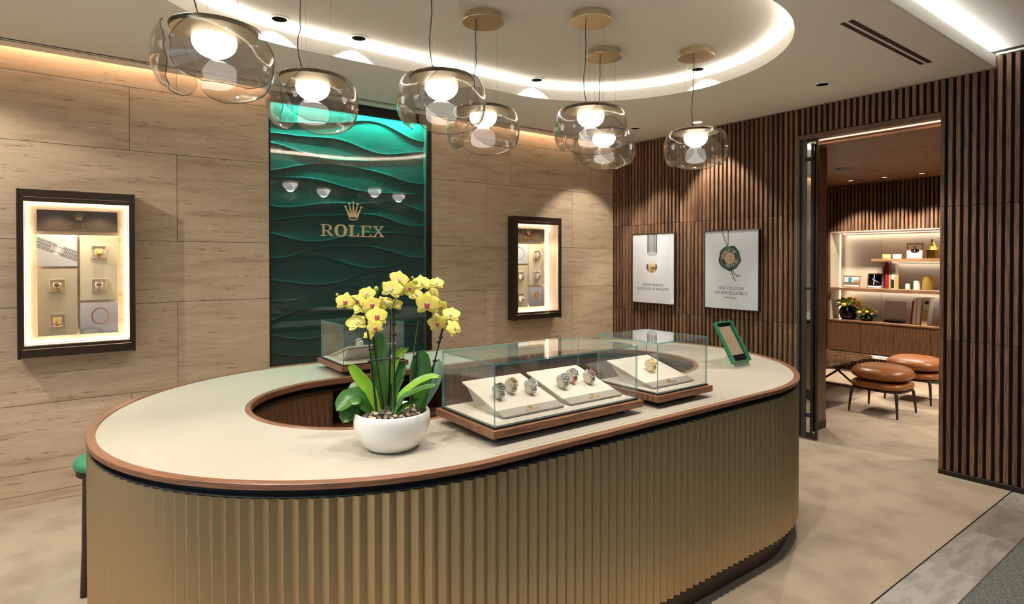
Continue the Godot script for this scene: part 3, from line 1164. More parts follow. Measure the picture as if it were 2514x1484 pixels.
# ---------- counter ----------
func build_counter() -> void:
	var t := thing("counter", "large oval sales counter with cream leather top and fluted champagne metal front", "counter", V(0, 0, 0))
	var b := MB.new()
	b.grid([oval(0.552, HC), oval(1.095, HC)], true, Vector3.UP)
	b.grid([oval(0.552, HC - 0.02), oval(1.095, HC - 0.02)], true, Vector3.DOWN)
	part(t, "leather_top", b, M.leather)
	b = MB.new()
	ring(b, [W(1.095, 0.9215), W(1.097, 0.9245), W(1.125, 0.9245), W(1.127, 0.9225), W(1.127, 0.906), W(1.125, 0.904), W(1.095, 0.904)])
	part(t, "outer_rim", b, M.rim_wood)
	b = MB.new()
	ring(b, [W(0.552, 0.9215), W(0.549, 0.9245), W(0.530, 0.9245), W(0.526, 0.920), W(0.526, 0.893), W(0.530, 0.889), W(0.552, 0.889)])
	part(t, "inner_rim", b, M.rim_wood)
	b = MB.new()
	ring(b, [W(1.092, 0.904), W(1.092, 0.880), W(1.06, 0.880), W(1.06, 0.904)])
	part(t, "shadow_gap", b, M.black)
	b = MB.new()
	ring(b, [W(1.118, 0.8785), W(1.118, 0.8815), W(1.05, 0.8815), W(1.05, 0.8785)])
	part(t, "metal_lip", b, M.steel_grey)
	b = MB.new()
	ring(b, [W(1.104, 0.878), W(1.104, 0.112), W(1.03, 0.112), W(1.03, 0.878)])
	part(t, "carcass", b, M.rib_back)
	b = MB.new()
	ring(b, [W(1.065, 0.112), W(1.065, 0.0), W(1.03, 0.0), W(1.03, 0.112)])
	part(t, "kick_plate", b, M.kick)
	for x in [2.815, 1.55]:
		part(t, "kick_joint", bx(V(x - 0.001, 0.0, -1.6705), V(x + 0.001, 0.112, -1.6690)), M.wire)
	# 233 folded ribs
	var R := 1.1175
	var per := 2.0 * (XB - XA) + TAU * R
	var N := 233
	var p := per / N
	b = MB.new()
	var poly := PackedVector2Array([W(-p * 0.5, -0.0075), W(-0.0012, 0.0062), W(0.0012, 0.0062), W(p * 0.5, -0.0075), W(p * 0.46, -0.0125), W(-p * 0.46, -0.0125)])
	b.prism(poly, 0.745)
	var rm := mesh_of(b, M.rib)
	for k in N:
		var s := p * (k + 0.5)
		var at: Vector3
		var out: Vector3
		var L := XB - XA
		if s < L:
			at = V(XA + s, 0, ZC + R)
			out = V(0, 0, 1)
		elif s < L + PI * R:
			var a := PI / 2 - (s - L) / R
			out = V(cos(a), 0, sin(a))
			at = V(XB, 0, ZC) + out * R
		elif s < 2 * L + PI * R:
			at = V(XB - (s - L - PI * R), 0, ZC - R)
			out = V(0, 0, -1)
		else:
			var a := -PI / 2 - (s - 2 * L - PI * R) / R
			out = V(cos(a), 0, sin(a))
			at = V(XA, 0, ZC) + out * R
		var o := put(t, "rib", rm)
		# prism: x across, y outward, z up after this turn
		o.transform = Transform3D(Basis(out.cross(Vector3.UP).normalized(), out, Vector3.UP), at + V(0, 0.130, 0))
	# inside of the ring: walnut panels, an open bay with a drawer at the back
	b = MB.new()
	ring_arc(b, 0.552, 0.0, 0.850, PI / 2, PI * 1.5, XA)
	part(t, "inner_panel", b, M.walnut_panel)
	b = MB.new()
	ring_arc(b, 0.552, 0.0, 0.850, -PI / 2, PI / 2, XB)
	part(t, "inner_panel", b, M.walnut_panel)
	part(t, "inner_panel", bx(V(XA, 0, ZC + 0.552), V(XB, 0.85, ZC + 0.57), 0, 1), M.walnut_panel)
	for q in [[1.95, 2.40], [2.403, 2.855]]:
		part(t, "inner_panel", bx(V(q[0], 0, ZC - 0.57), V(q[1], 0.85, ZC - 0.552), 0.001, 1), M.walnut_panel)
	b = MB.new()
	ring(b, [W(0.575, 0.889), W(0.575, 0.862), W(0.60, 0.862), W(0.60, 0.889)])
	part(t, "inner_gap", b, M.black)
	b = MB.new()
	ring(b, [W(0.538, 0.862), W(0.538, 0.854), W(0.60, 0.854), W(0.60, 0.862)])
	part(t, "inner_lip", b, M.bronze)
	part(t, "bay_back", bx(V(1.152, 0, -3.76), V(1.95, 0.85, -3.74), 0, 1), M.walnut_panel)
	part(t, "bay_side", bx(V(1.148, 0, -3.74), V(1.166, 0.852, -3.287), 0.001, 1), M.walnut_panel)
	part(t, "bay_side", bx(V(1.934, 0, -3.74), V(1.95, 0.852, -3.287), 0.001, 1), M.walnut_panel)
	part(t, "bay_shelf", bx(V(1.166, 0.60, -3.74), V(1.934, 0.618, -3.29), 0.001, 0), M.walnut_panel)
	var dr := part(t, "drawer", bx(V(1.170, 0.46, -3.72), V(1.93, 0.596, -3.285), 0.002, 0), M.walnut)
	part(dr, "finger_pull", bx(V(1.172, 0.452, -3.30), V(1.928, 0.458, -3.288)), M.black)
	part(t, "bay_floor", bx(V(1.166, 0.02, -3.74), V(1.934, 0.04, -3.29), 0, 0), M.walnut_panel)
	# leather inlays with a stitched line under the cases
	for q in [[1.165, 2.035, -2.20, -1.668], [2.07, 2.545, -2.20, -1.668], [1.155, 1.66, -3.80, -3.305]]:
		b = MB.new()
		b.box(V((q[0] + q[1]) * 0.5, HC + 0.0004, (q[2] + q[3]) * 0.5), V(q[1] - q[0], 0.0012, q[3] - q[2]), 0.0004)
		var il := part(t, "leather_inlay", b, M.leather2)
		b = MB.new()
		for e in [[W(q[0], q[2]), W(q[1], q[2])], [W(q[1], q[2]), W(q[1], q[3])], [W(q[1], q[3]), W(q[0], q[3])], [W(q[0], q[3]), W(q[0], q[2])]]:
			b.box(V((e[0].x + e[1].x) * 0.5, HC + 0.0008, (e[0].y + e[1].y) * 0.5), V(absf(e[1].x - e[0].x) + 0.002, 0.0008, absf(e[1].y - e[0].y) + 0.002))
		part(il, "seam", b, M.seam)

func ring_arc(b: MB, R: float, y0: float, y1: float, a0: float, a1: float, cx: float) -> void:
	var r0 := PackedVector3Array()
	var r1 := PackedVector3Array()
	for i in 33:
		var a := lerpf(a0, a1, i / 32.0)
		var d := V(cos(a), 0, sin(a)) * R + V(cx, 0, ZC)
		r0.append(d + V(0, y0, 0))
		r1.append(d + V(0, y1, 0))
	var am := (a0 + a1) * 0.5
	# the grain stands upright: columns of the grid become rows
	var rows := []
	for i in 33:
		rows.append(PackedVector3Array([r0[i], r1[i]]))
	b.grid(rows, false, -V(cos(am), 0, sin(am)))
	var back := []
	for i in 33:
		var a := lerpf(a0, a1, i / 32.0)
		var o := V(cos(a), 0, sin(a)) * 0.018
		back.append(PackedVector3Array([r0[i] + o, r1[i] + o]))
	b.grid(back, false, V(cos(am), 0, sin(am)))

# ---------- pictures ----------
func image(w: int, h: int, f: Callable) -> ImageTexture:
	var im := Image.create_empty(w, h, false, Image.FORMAT_RGB8)
	for j in h:
		for i in w:
			im.set_pixel(i, j, f.call((i + 0.5) / w, (j + 0.5) / h))
	return ImageTexture.create_from_image(im)

func picture(tex: Texture2D, rough := 0.35) -> StandardMaterial3D:
	var m := mat(Color.WHITE, rough)
	m.albedo_texture = tex
	return m

# print: a flat card in the plane z = 0 with its picture, w by h, centred at c
func card(c: Vector3, w: float, h: float) -> MB:
	var b := MB.new()
	b.face([c + V(-w / 2, -h / 2, 0), c + V(w / 2, -h / 2, 0), c + V(w / 2, h / 2, 0), c + V(-w / 2, h / 2, 0)], Vector3.BACK, [W(0, 1), W(1, 1), W(1, 0), W(0, 0)])
	return b

func pic_bracelet(u: float, v: float) -> Color:
	# steel bracelet with a long clasp lying across a pale ground
	var q := W(u, v) - W(0.5, 0.47)
	var a := 0.42
	var s := q.x * cos(a) + q.y * sin(a)
	var d := -q.x * sin(a) + q.y * cos(a)
	var bg := Color(0.86, 0.86, 0.87).lerp(Color(0.74, 0.74, 0.76), clampf(v * 0.5 + 0.2 * sin(u * 4.0), 0, 1))
	if absf(d) > 0.155:
		return bg
	if absf(s) < 0.20:
		var k := 0.78 + 0.2 * sin(s * 22.0 + 1.0) * (0.4 if absf(d) < 0.09 else 1.0)
		if absf(absf(d) - 0.09) < 0.008 or absf(s) > 0.19:
			k = 0.35
		return Color(k, k, k * 1.01)
	var row := int(floor(s / 0.035))
	var col := int(floor((d + 0.155) / 0.062 + (0.5 if posmod(row, 2) == 1 else 0.0)))
	var fx := fposmod(s / 0.035, 1.0)
	var fy := fposmod((d + 0.155) / 0.062 + (0.5 if posmod(row, 2) == 1 else 0.0), 1.0)
	var k2 := 0.3 + 0.6 * sin(fx * PI) * sin(fy * PI) + 0.08 * (col % 2)
	return Color(k2, k2, k2)

func pic_ring(u: float, v: float) -> Color:
	# fluted rose gold ring standing on a pale ground
	var bg := Color(0.80, 0.79, 0.80).lerp(Color(0.66, 0.66, 0.68), v)
	var sh := W((u - 0.28) / 0.34, (v - 0.98) / 0.2)
	if sh.length() < 1.0 and sh.length() > 0.6:
		bg = bg.darkened(0.18)
	var q := W((u - 0.52) / 0.235, (v - 0.44) / 0.27)
	var r := q.length()
	if r < 1.0 and r > 0.86:
		var a := q.angle()
		var k := 0.5 + 0.5 * sin(a * 60.0)
		return Color(0.55, 0.32, 0.24).lerp(Color(0.95, 0.76, 0.66), k * (0.5 + 0.5 * cos(a - 0.2)))
	return bg

func pic_watchline(u: float, v: float) -> Color:
	var bg := Color(0.86, 0.87, 0.88).lerp(Color(0.74, 0.75, 0.78), u)
	var q := W((u - 0.45) / 0.30, (v - 0.48) / 0.30)
	if absf(q.length() - 1.0) < 0.06 and fposmod(q.angle() * 4.0, 1.0) < 0.7:
		return Color(0.35, 0.35, 0.37)
	return bg

func pic_goldknob(u: float, v: float) -> Color:
	var bg := Color(0.74, 0.74, 0.76).lerp(Color(0.62, 0.62, 0.65), v)
	if absf(v - 0.5 - (u - 0.5) * 0.35) < 0.012 and u > 0.5:
		bg = bg.lightened(0.3)
	var q := W((u - 0.5) / 0.15, (v - 0.43) / 0.17)
	if q.length() < 1.0:
		var k := 0.5 + 0.5 * sin(q.angle() * 14.0)
		return Color(0.62, 0.42, 0.18).lerp(Color(0.98, 0.86, 0.58), k * (1.2 - q.length()))
	return bg

func pic_tube(u: float, v: float) -> Color:
	# fluted glass tube hanging over a gold winding knob
	var g := 0.95 - 0.08 * (W(u - 0.5, v - 0.45).length())
	var c := Color(g, g, g * 1.012)
	var tl := 0.365
	var tr_ := 0.605
	var eb := 0.290
	if u > tl and u < tr_ and v < eb:
		var f := (u - tl) / (tr_ - tl)
		var k := 0.62 + 0.28 * sin(f * 40.0) * sin(f * PI) - 0.35 * pow(absf(f - 0.5) * 2.0, 5.0)
		k += 0.15 if absf(f - 0.42) < 0.05 else 0.0
		c = Color(k, k, k * 1.02)
	var q := W((u - 0.485) / 0.12, (v - 0.285) / 0.033)
	var r := q.length()
	if r < 1.0:
		var k := 0.30 + 0.5 * r if r > 0.72 else 0.82 + 0.1 * sin(q.angle() * 16.0)
		c = Color(k, k, k)
	q = W((u - 0.475) / 0.128, (v - 0.478) / 0.085)
	r = q.length()
	if r < 1.0:
		var fl := 0.5 + 0.5 * sin(q.x * 26.0)
		c = Color(0.78, 0.62, 0.42).lerp(Color(0.98, 0.92, 0.82), clampf(-q.y + 0.3, 0, 1))
		if q.y > 0.15:
			c = Color(0.55, 0.36, 0.18).lerp(Color(0.96, 0.84, 0.64), fl)
		if absf(q.x) > 0.72 and absf(q.y) < 0.5:
			c = Color(0.26, 0.18, 0.12)
		if W(q.x - 0.3, (q.y - 0.2) * 1.4).length() < 0.25:
			c = Color(0.3, 0.2, 0.1)
	return c

func pic_seal(u: float, v: float) -> Color:
	# round green wax seal with a tan centre, hanging from a twisted green and white cord
	var g := 0.94 - 0.07 * (W(u - 0.5, v - 0.4).length())
	var c := Color(g, g, g * 1.012)
	var cen := W(0.478, 0.352)
	for e in [[W(0.328, 0.0), W(0.435, 0.20)], [W(0.455, 0.0), W(0.445, 0.20)], [W(0.50, 0.49), W(0.545, 0.60)], [W(0.545, 0.60), W(0.60, 0.64)], [W(0.515, 0.50), W(0.60, 0.575)], [W(0.60, 0.575), W(0.66, 0.575)]]:
		var ab: Vector2 = (e[1] - e[0]) * W(1, 1.3)
		var ap: Vector2 = (W(u, v) - e[0]) * W(1, 1.3)
		var tt := clampf(ap.dot(ab) / ab.length_squared(), 0, 1)
		if (ap - ab * tt).length() < 0.012:
			var s := fposmod((tt * ab.length() + (ap.cross(ab)) / ab.length() * 0.8) * 24.0, 1.0)
			c = Color(0.08, 0.22, 0.17) if s < 0.5 else Color(0.86, 0.85, 0.80)
	var q := (W(u, v) - cen) / W(0.208, 0.160)
	var r := q.length()
	var a := q.angle()
	var edge := 1.0 + 0.035 * sin(a * 5.0 + 0.6) + 0.02 * sin(a * 9.0)
	if r < edge:
		c = Color(0.10, 0.24, 0.21)
		if r > 0.80:
			c = Color(0.08, 0.19, 0.17).lerp(Color(0.22, 0.42, 0.38), 0.5 + 0.5 * sin(a * 3.0 + r * 22.0))
		if absf(r - 0.77) < 0.018 or absf(r - 0.47) < 0.02:
			c = Color(0.62, 0.52, 0.42)
		if r < 0.45:
			c = Color(0.80, 0.68, 0.53)
			if fposmod(v * 70.0, 1.0) < 0.35 and absf(q.x) < 0.3 and absf(q.y) < 0.3 and sin(u * 400.0) > -0.2:
				c = Color(0.68, 0.55, 0.42)
	return c

# ---------- wall cabinets ----------
func build_wall_cabinets() -> void:
	var photos := [[picture(image(128, 130, pic_bracelet)), picture(image(128, 130, pic_ring))], [picture(image(96, 98, pic_watchline)), picture(image(96, 98, pic_goldknob))]]
	var labels := ["dark bronze lit wall display case left of the green panel, holding gold watches", "dark bronze lit wall display case right of the green panel, seen at an angle"]
	for n in 2:
		var x: float = CABS[n]
		var t := thing("wall_display_case", labels[n], "display case", V(x + CABW / 2, 0, WZ), 0.0, "wall display cases")
		var hw := CABW / 2
		var zf := 0.131
		var zb := -0.075
		for s in [-1, 1]:
			part(t, "side_panel", bx(V(s * hw, CABY0, zb), V(s * (hw - 0.014), CABY1, zf), 0.0015, 1), M.bronze)
			part(t, "door_stile", bx(V(s * (hw - 0.014), CABY0 + 0.062, zf - 0.018), V(s * (hw - 0.034), CABY1 - 0.05, zf), 0.001, 1), M.bronze)
		part(t, "head_panel", bx(V(-hw + 0.014, CABY1 - 0.05, zb), V(hw - 0.014, CABY1 - 0.002, zf), 0.0015, 0), M.bronze)
		part(t, "door_rail", bx(V(-hw + 0.034, CABY1 - 0.078, zf - 0.018), V(hw - 0.034, CABY1 - 0.052, zf), 0.001, 0), M.bronze)
		part(t, "door_rail", bx(V(-hw + 0.034, CABY0 + 0.062, zf - 0.018), V(hw - 0.034, CABY0 + 0.080, zf), 0.001, 0), M.bronze)
		part(t, "base_panel", bx(V(-hw + 0.014, CABY0 + 0.006, zb), V(hw - 0.014, CABY0 + 0.058, zf - 0.004), 0.0015, 0), M.bronze)
		var b := MB.new()
		b.x = Transform3D(Basis(Vector3.RIGHT, PI / 2), V(hw - 0.045, CABY0 + 0.036, zf - 0.004))
		b.lathe([W(0.0, 0.004), W(0.009, 0.004), W(0.010, 0.0)], 20)
		part(t, "lock", b, M.black)
		# inside: stone back and cheeks, light strips along the edges
		part(t, "back_panel", bx(V(-hw + 0.014, CABY0 + 0.06, zb - 0.012), V(hw - 0.014, CABY1 - 0.05, zb), 0, 0), M.trav)
		for s in [-1, 1]:
			part(t, "cheek", bx(V(s * (hw - 0.014), CABY0 + 0.06, zb), V(s * (hw - 0.020), CABY1 - 0.05, zf - 0.02), 0, 1), M.cheek)
			part(t, "light_strip", bx(V(s * (hw - 0.022), CABY0 + 0.075, zb + 0.002), V(s * (hw - 0.028), CABY1 - 0.065, zb + 0.012)), M.led_pink)
			area(t, V(s * (hw - 0.030), (CABY0 + CABY1) / 2, zb + 0.010), V(-s, 0, 0.15), Vector3.UP, 0.9, 0.008, 0.085, Color(1.0, 0.91, 0.83))
		for s in [-1, 1]:
			var yy: float = CABY0 + 0.064 if s < 0 else CABY1 - 0.054
			part(t, "light_strip", bx(V(-hw + 0.03, yy, zb + 0.002), V(hw - 0.03, yy + s * -0.006, zb + 0.012)), M.led_pink)
			area(t, V(0, yy + s * -0.009, zb + 0.010), V(0, -s, 0.15), Vector3.RIGHT, 0.55, 0.008, 0.07, Color(1.0, 0.91, 0.83))
		part(t, "glass_pane", bx(V(-hw + 0.030, CABY0 + 0.078, zf - 0.012), V(hw - 0.030, CABY1 - 0.076, zf - 0.008)), M.front_glass)
		for k in 2:
			spot(t, V(-0.12 + 0.24 * k, CABY1 - 0.07, zf - 0.035), V(-0.11 + 0.22 * k, 1.35, zb + 0.01), 0.17, 46.0, Color(1.0, 0.92, 0.8), 0.02, 0.6)
		# boards: header, two photographs, two watch boards
		var z0 := zb
		var z1 := zb + 0.022
		var hd := part(t, "header_board", bx(V(-0.222, 1.790, z0), V(0.222, 1.931, z1), 0.001, 0), M.header)
		b = crown_parts(0.052, 0.003)
		part(hd, "crown_emblem", b, M.gold_bright, V(0.003, 1.860, z1))
		b = MB.new()
		b.text("ROLEX", W(-0.060, 1.822), W(0.066, 1.848), 0.003, true, true)
		part(hd, "lettering", b, M.gold_bright, V(0, 0, z1))
		part(t, "photo_card", [bx(V(-0.222, 1.553, z0), V(-0.008, 1.766, z1), 0.0005), card(V(-0.115, 1.6595, z1 + 0.0006), 0.214, 0.213)], [M.white, photos[n][0]])
		part(t, "photo_card", [bx(V(0.006, 1.087, z0), V(0.222, 1.301, z1), 0.0005), card(V(0.114, 1.194, z1 + 0.0006), 0.216, 0.214)], [M.white, photos[n][1]])
		part(t, "watch_board", bx(V(-0.222, 1.087, z0), V(-0.008, 1.536, z1), 0.001), M.moss)
		part(t, "watch_board", bx(V(0.006, 1.319, z0), V(0.222, 1.766, z1), 0.001), M.moss)
		var spots := [V(0.113, 1.652, z1), V(0.112, 1.422, z1), V(-0.116, 1.424, z1), V(-0.116, 1.192, z1)]
		for k in 4:
			var h := holder()
			var o := part(t, "watch_holder", h, M.cream)
			o.position = spots[k]
			var lab: String = [["gold watch with light dial in upper right holder of left wall case", "two-tone gold watch with black dial in lower right holder of left wall case", "gold watch with dark dial in upper left holder of left wall case", "all-gold watch with champagne dial in lower left holder of left wall case"], ["steel watch with blue dial in upper right holder of right wall case", "steel watch with blue dial in lower right holder of right wall case", "steel watch with blue dial in upper left holder of right wall case", "steel watch with pale dial in lower left holder of right wall case"]][n][k]
			var look: Array = [[["gold_bright", "gold_bright", "dial_champ"], ["gold_bright", "steel", "dial_black"], ["gold_bright", "gold_bright", "dial_black"], ["gold_bright", "gold_bright", "dial_champ"]], [["steel", "steel", "dial_blue"], ["steel", "steel", "dial_blue"], ["steel", "steel", "dial_blue"], ["steel", "steel", "dial_white"]]][n][k]
			var wt := watch("wristwatch", lab, look[0], look[1], look[0], look[2], "watches in the wall display cases")
			wt.transform = Transform3D(Basis(Vector3.RIGHT, deg_to_rad(62)), V(x + hw, 0, WZ) + spots[k] + V(0, -0.010, 0.032))

func holder() -> MB:
	# square tray with a raised edge and a soft cuff that carries the watch
	var b := MB.new()
	for s in [-1, 1]:
		b.box(V(s * 0.041, 0, 0.008), V(0.006, 0.088, 0.016), 0.0015)
		b.box(V(0, s * 0.041, 0.008), V(0.076, 0.006, 0.016), 0.0015)
	b.box(V(0, 0, 0.002), V(0.08, 0.08, 0.004))
	b.x = Transform3D(Basis(Vector3.RIGHT, deg_to_rad(62)), V(0, -0.010, 0.032))
	cuff(b, 0.046, 0.0)
	b.x = Transform3D.IDENTITY
	return b

# ---------- watches ----------
# the watch lies on a cuff: an ellipse about the x axis, half axes CA (z) and CB (y)
const CA := 0.030
const CB := 0.022
func cuff(b: MB, w: float, grow: float) -> void:
	var rows := []
	for q in [[-0.5, 0.90], [-0.47, 1.0], [0.47, 1.0], [0.5, 0.90]]:
		var line := PackedVector3Array()
		for j in 29:
			var a := TAU * j / 28.0
			line.append(V(q[0] * w, (CB - 0.001 + grow) * sin(a) * q[1], (CA - 0.001 + grow) * cos(a) * q[1]))
		rows.append(line)
	b.grid(rows, true, 1.0)
	for e in [0, 3]:
		for j in 28:
			b.face([V(rows[e][0].x, 0, 0), rows[e][j], rows[e][j + 1]], V(1 if e else -1, 0, 0), [W(0, 0), W(0.01, 0), W(0, 0.01)])

func watch_meshes() -> void:
	if cache.has("w_case"):
		return
	var b := MB.new()
	b.lathe([W(0.0165, 0.0095), W(0.0190, 0.0085), W(0.0198, 0.006), W(0.0198, 0.0025), W(0.0180, 0.0), W(0.0, 0.0)], 28, Vector3.ZERO, 0.9)
	for s in [-1, 1]:
		for q in [-1, 1]:
			b.box(V(s * 0.0125, 0.0035, q * 0.0195), V(0.0035, 0.006, 0.010), 0.001)
	cache["w_case"] = b
	b = MB.new()
	var prof := [W(0.0148, 0.0098), W(0.0158, 0.0112), W(0.0182, 0.0104), W(0.0188, 0.0090)]
	b.lathe(prof, 48, Vector3.ZERO, 3.0)
	for i in 24:
		var a := TAU * i / 24.0
		b.x = Transform3D(Basis(Vector3.UP, -a), Vector3.ZERO)
		b.box(V(0.0187, 0.0098, 0), V(0.0010, 0.0016, 0.0018), 0.0003)
	b.x = Transform3D.IDENTITY
	cache["w_bezel"] = b
	b = MB.new()
	b.lathe([W(0.0150, 0.0099), W(0.0, 0.0099)], 28)
	cache["w_dial"] = b
	b = MB.new()
	for i in 12:
		var a := TAU * i / 12.0
		b.x = Transform3D(Basis(Vector3.UP, -a), Vector3.ZERO)
		if i % 3 == 0:
			b.box(V(0.0118, 0.0102, 0), V(0.0038, 0.0005, 0.0016), 0.0001)
		else:
			b.box(V(0.0122, 0.0102, 0), V(0.0024, 0.0005, 0.0022), 0.0001)
	b.x = Transform3D(Basis(Vector3.UP, 2.2), Vector3.ZERO)
	b.box(V(0.0035, 0.0105, 0), V(0.0085, 0.0004, 0.0010))
	b.x = Transform3D(Basis(Vector3.UP, 0.55), Vector3.ZERO)
	b.box(V(0.005, 0.0107, 0), V(0.0125, 0.0004, 0.0008))
	b.x = Transform3D.IDENTITY
	cache["w_marks"] = b
	b = MB.new()
	b.x = Transform3D(Basis(Vector3.BACK, -PI / 2), V(0.0198, 0.0045, 0))
	b.lathe([W(0.0, 0.0045), W(0.0026, 0.0042), W(0.0029, 0.0), W(0.0, 0.0)], 12)
	b.x = Transform3D.IDENTITY
	cache["w_crown"] = b
	# bracelet: rows of three links round the cuff, outer and middle links apart
	var o := MB.new()
	var m := MB.new()
	var n := 22
	for i in n:
		var a := TAU * i / n
		if sin(a) > 0.78:
			continue
		var p := V(0, (CB + 0.0012) * sin(a), (CA + 0.0012) * cos(a))
		var nr := V(0, sin(a) / CB, cos(a) / CA).normalized()
		var tn := nr.cross(Vector3.RIGHT)
		var bs := Basis(Vector3.RIGHT, nr, Vector3.RIGHT.cross(nr))
		o.x = Transform3D(bs, p)
		m.x = o.x
		var l := TAU * sqrt((CA * CA * sin(a) * sin(a) + CB * CB * cos(a) * cos(a))) / n * 0.88
		var wd := 0.0195
		for s in [-1, 1]:
			o.box(V(s * wd * 0.36, 0, 0), V(wd * 0.27, 0.0026, l), 0.0006)
		m.box(V(0, 0.0003, 0), V(wd * 0.40, 0.0028, l * 0.96), 0.0006)
	o.x = Transform3D.IDENTITY
	m.x = Transform3D.IDENTITY
	cache["w_outer"] = o
	cache["w_mid"] = m

# local frame: dial looks along +y at the top of the cuff, six o'clock towards +z
func watch(nm: String, label: String, case_: String, mid: String, bez: String, dial: String, group: String, at := 0.0) -> Node3D:
	watch_meshes()
	for q in [["dial_black", 18, 18, 20], ["dial_blue", 28, 58, 110], ["dial_champ", 206, 168, 96], ["dial_white", 226, 224, 218], ["dial_chocolate", 70, 42, 30], ["bez_green", 24, 92, 66], ["bez_blue", 40, 56, 120], ["bez_red", 132, 40, 48], ["bez_black", 18, 18, 20], ["bez_brown", 84, 48, 30]]:
		if not M.has(q[0]):
			M[q[0]] = mat(rgb8(q[1], q[2], q[3]), 0.2, 0.1)
			M[q[0]].clearcoat_enabled = true
			M[q[0]].clearcoat = 0.6
			M[q[0]].clearcoat_roughness = 0.03
	var t := thing(nm, label, "watch", Vector3.ZERO, 0.0, group)
	part(t, "bracelet", [cache.w_outer, cache.w_mid], [M[case_ if case_ != "gold_bright" or mid == "gold_bright" else "steel"], M[case_]])
	var head := Transform3D(Basis(Vector3.RIGHT, at), V(0, CB * cos(at) + 0.0005, CA * sin(at)))
	var c := part(t, "case", cache.w_case, M[mid])
	c.transform = head
	part(c, "winding_crown", cache.w_crown, M[mid])
	var bz := part(t, "bezel", cache.w_bezel, M[bez])
	bz.transform = head
	var d := part(t, "dial", cache.w_dial, M[dial])
	d.transform = head
	part(d, "markers_and_hands", cache.w_marks, M.white if dial != "dial_white" else M.ink)
	return t

# ---------- posters ----------
func build_posters() -> void:
	for n in 2:
		var zc: float = [-4.297, -3.330][n]
		var t := thing("poster", ["framed white poster of a glass tube over a gold knob, nearer the stone wall", "framed white poster of a round green seal on a twisted cord"][n], "poster", V(WX - 0.001, 1.498, zc), -PI / 2, "framed posters on the slat wall")
		var w := 0.598
		var h := 0.782
		part(t, "backing_board", bx(V(-w / 2 + 0.002, -h / 2 + 0.002, 0.0), V(w / 2 - 0.002, h / 2 - 0.002, 0.030)), M.white)
		var fr := 0.008
		for s in [-1, 1]:
			part(t, "frame_side", bx(V(s * w / 2, -h / 2, 0), V(s * (w / 2 - fr), h / 2, 0.036), 0.001, 1), M.bronze)
			part(t, "frame_rail", bx(V(-w / 2 + fr, s * h / 2, 0), V(w / 2 - fr, s * (h / 2 - fr), 0.036), 0.001, 0), M.bronze)
		var tex := image(300, 392, pic_tube if n == 0 else pic_seal)
		var pm := picture(tex, 0.12)
		part(t, "print", card(V(0, 0, 0.0305), w - 2 * fr, h - 2 * fr), pm)
		# lettering; local x runs along +z of the room
		var lines: Array = [["WHAT MAKES", 0.145, 1.303, 1.331, 0.0], ["A ROLEX A ROLEX?", 0.218, 1.258, 1.286, 0.0]] if n == 0 else [["THE COLOUR", 0.142, 1.302, 1.331, 0.0], ["OF EXCELLENCE", 0.181, 1.257, 1.286, 0.0], ["GREEN SEAL", 0.068, 1.219, 1.231, 0.0]]
		for l in lines:
			var b := MB.new()
			b.text(l[0], W(-l[1], l[2] - 1.498), W(l[1], l[3] - 1.498), 0.0004, false, n == 1 and l[1] < 0.1)
			part(t, "lettering", b, M.ink, V(0.0, 0, 0.0308))
		if n == 1:
			var b := MB.new()
			for q in [["SUPERLATIVE", true], ["CERTIFIED", false]]:
				var s: String = q[0]
				for i in s.length():
					var f := (i + 0.5) / s.length() - 0.5
					var a := (PI / 2 - f * 2.55 + 0.42) if q[1] else (-PI / 2 + f * 1.95 + 0.42)
					var r := 0.0765
					b.x = Transform3D(Basis(Vector3.BACK, a - PI / 2 if q[1] else a + PI / 2), V(-0.013 + cos(a) * r, 0.1135 + sin(a) * r, 0.0308))
					b.text(s[i], W(-0.0075 if s[i] != "I" else -0.002, -0.0125), W(0.0075 if s[i] != "I" else 0.002, 0.0125), 0.0004, false, true)
			b.x = Transform3D.IDENTITY
			part(t, "seal_lettering", b, M.cream)
		var g := pane(rgb8(255, 255, 255), 0.01)
		part(t, "glazing", bx(V(-w / 2 + fr, -h / 2 + fr, 0.0325), V(w / 2 - fr, h / 2 - fr, 0.0345)), g)

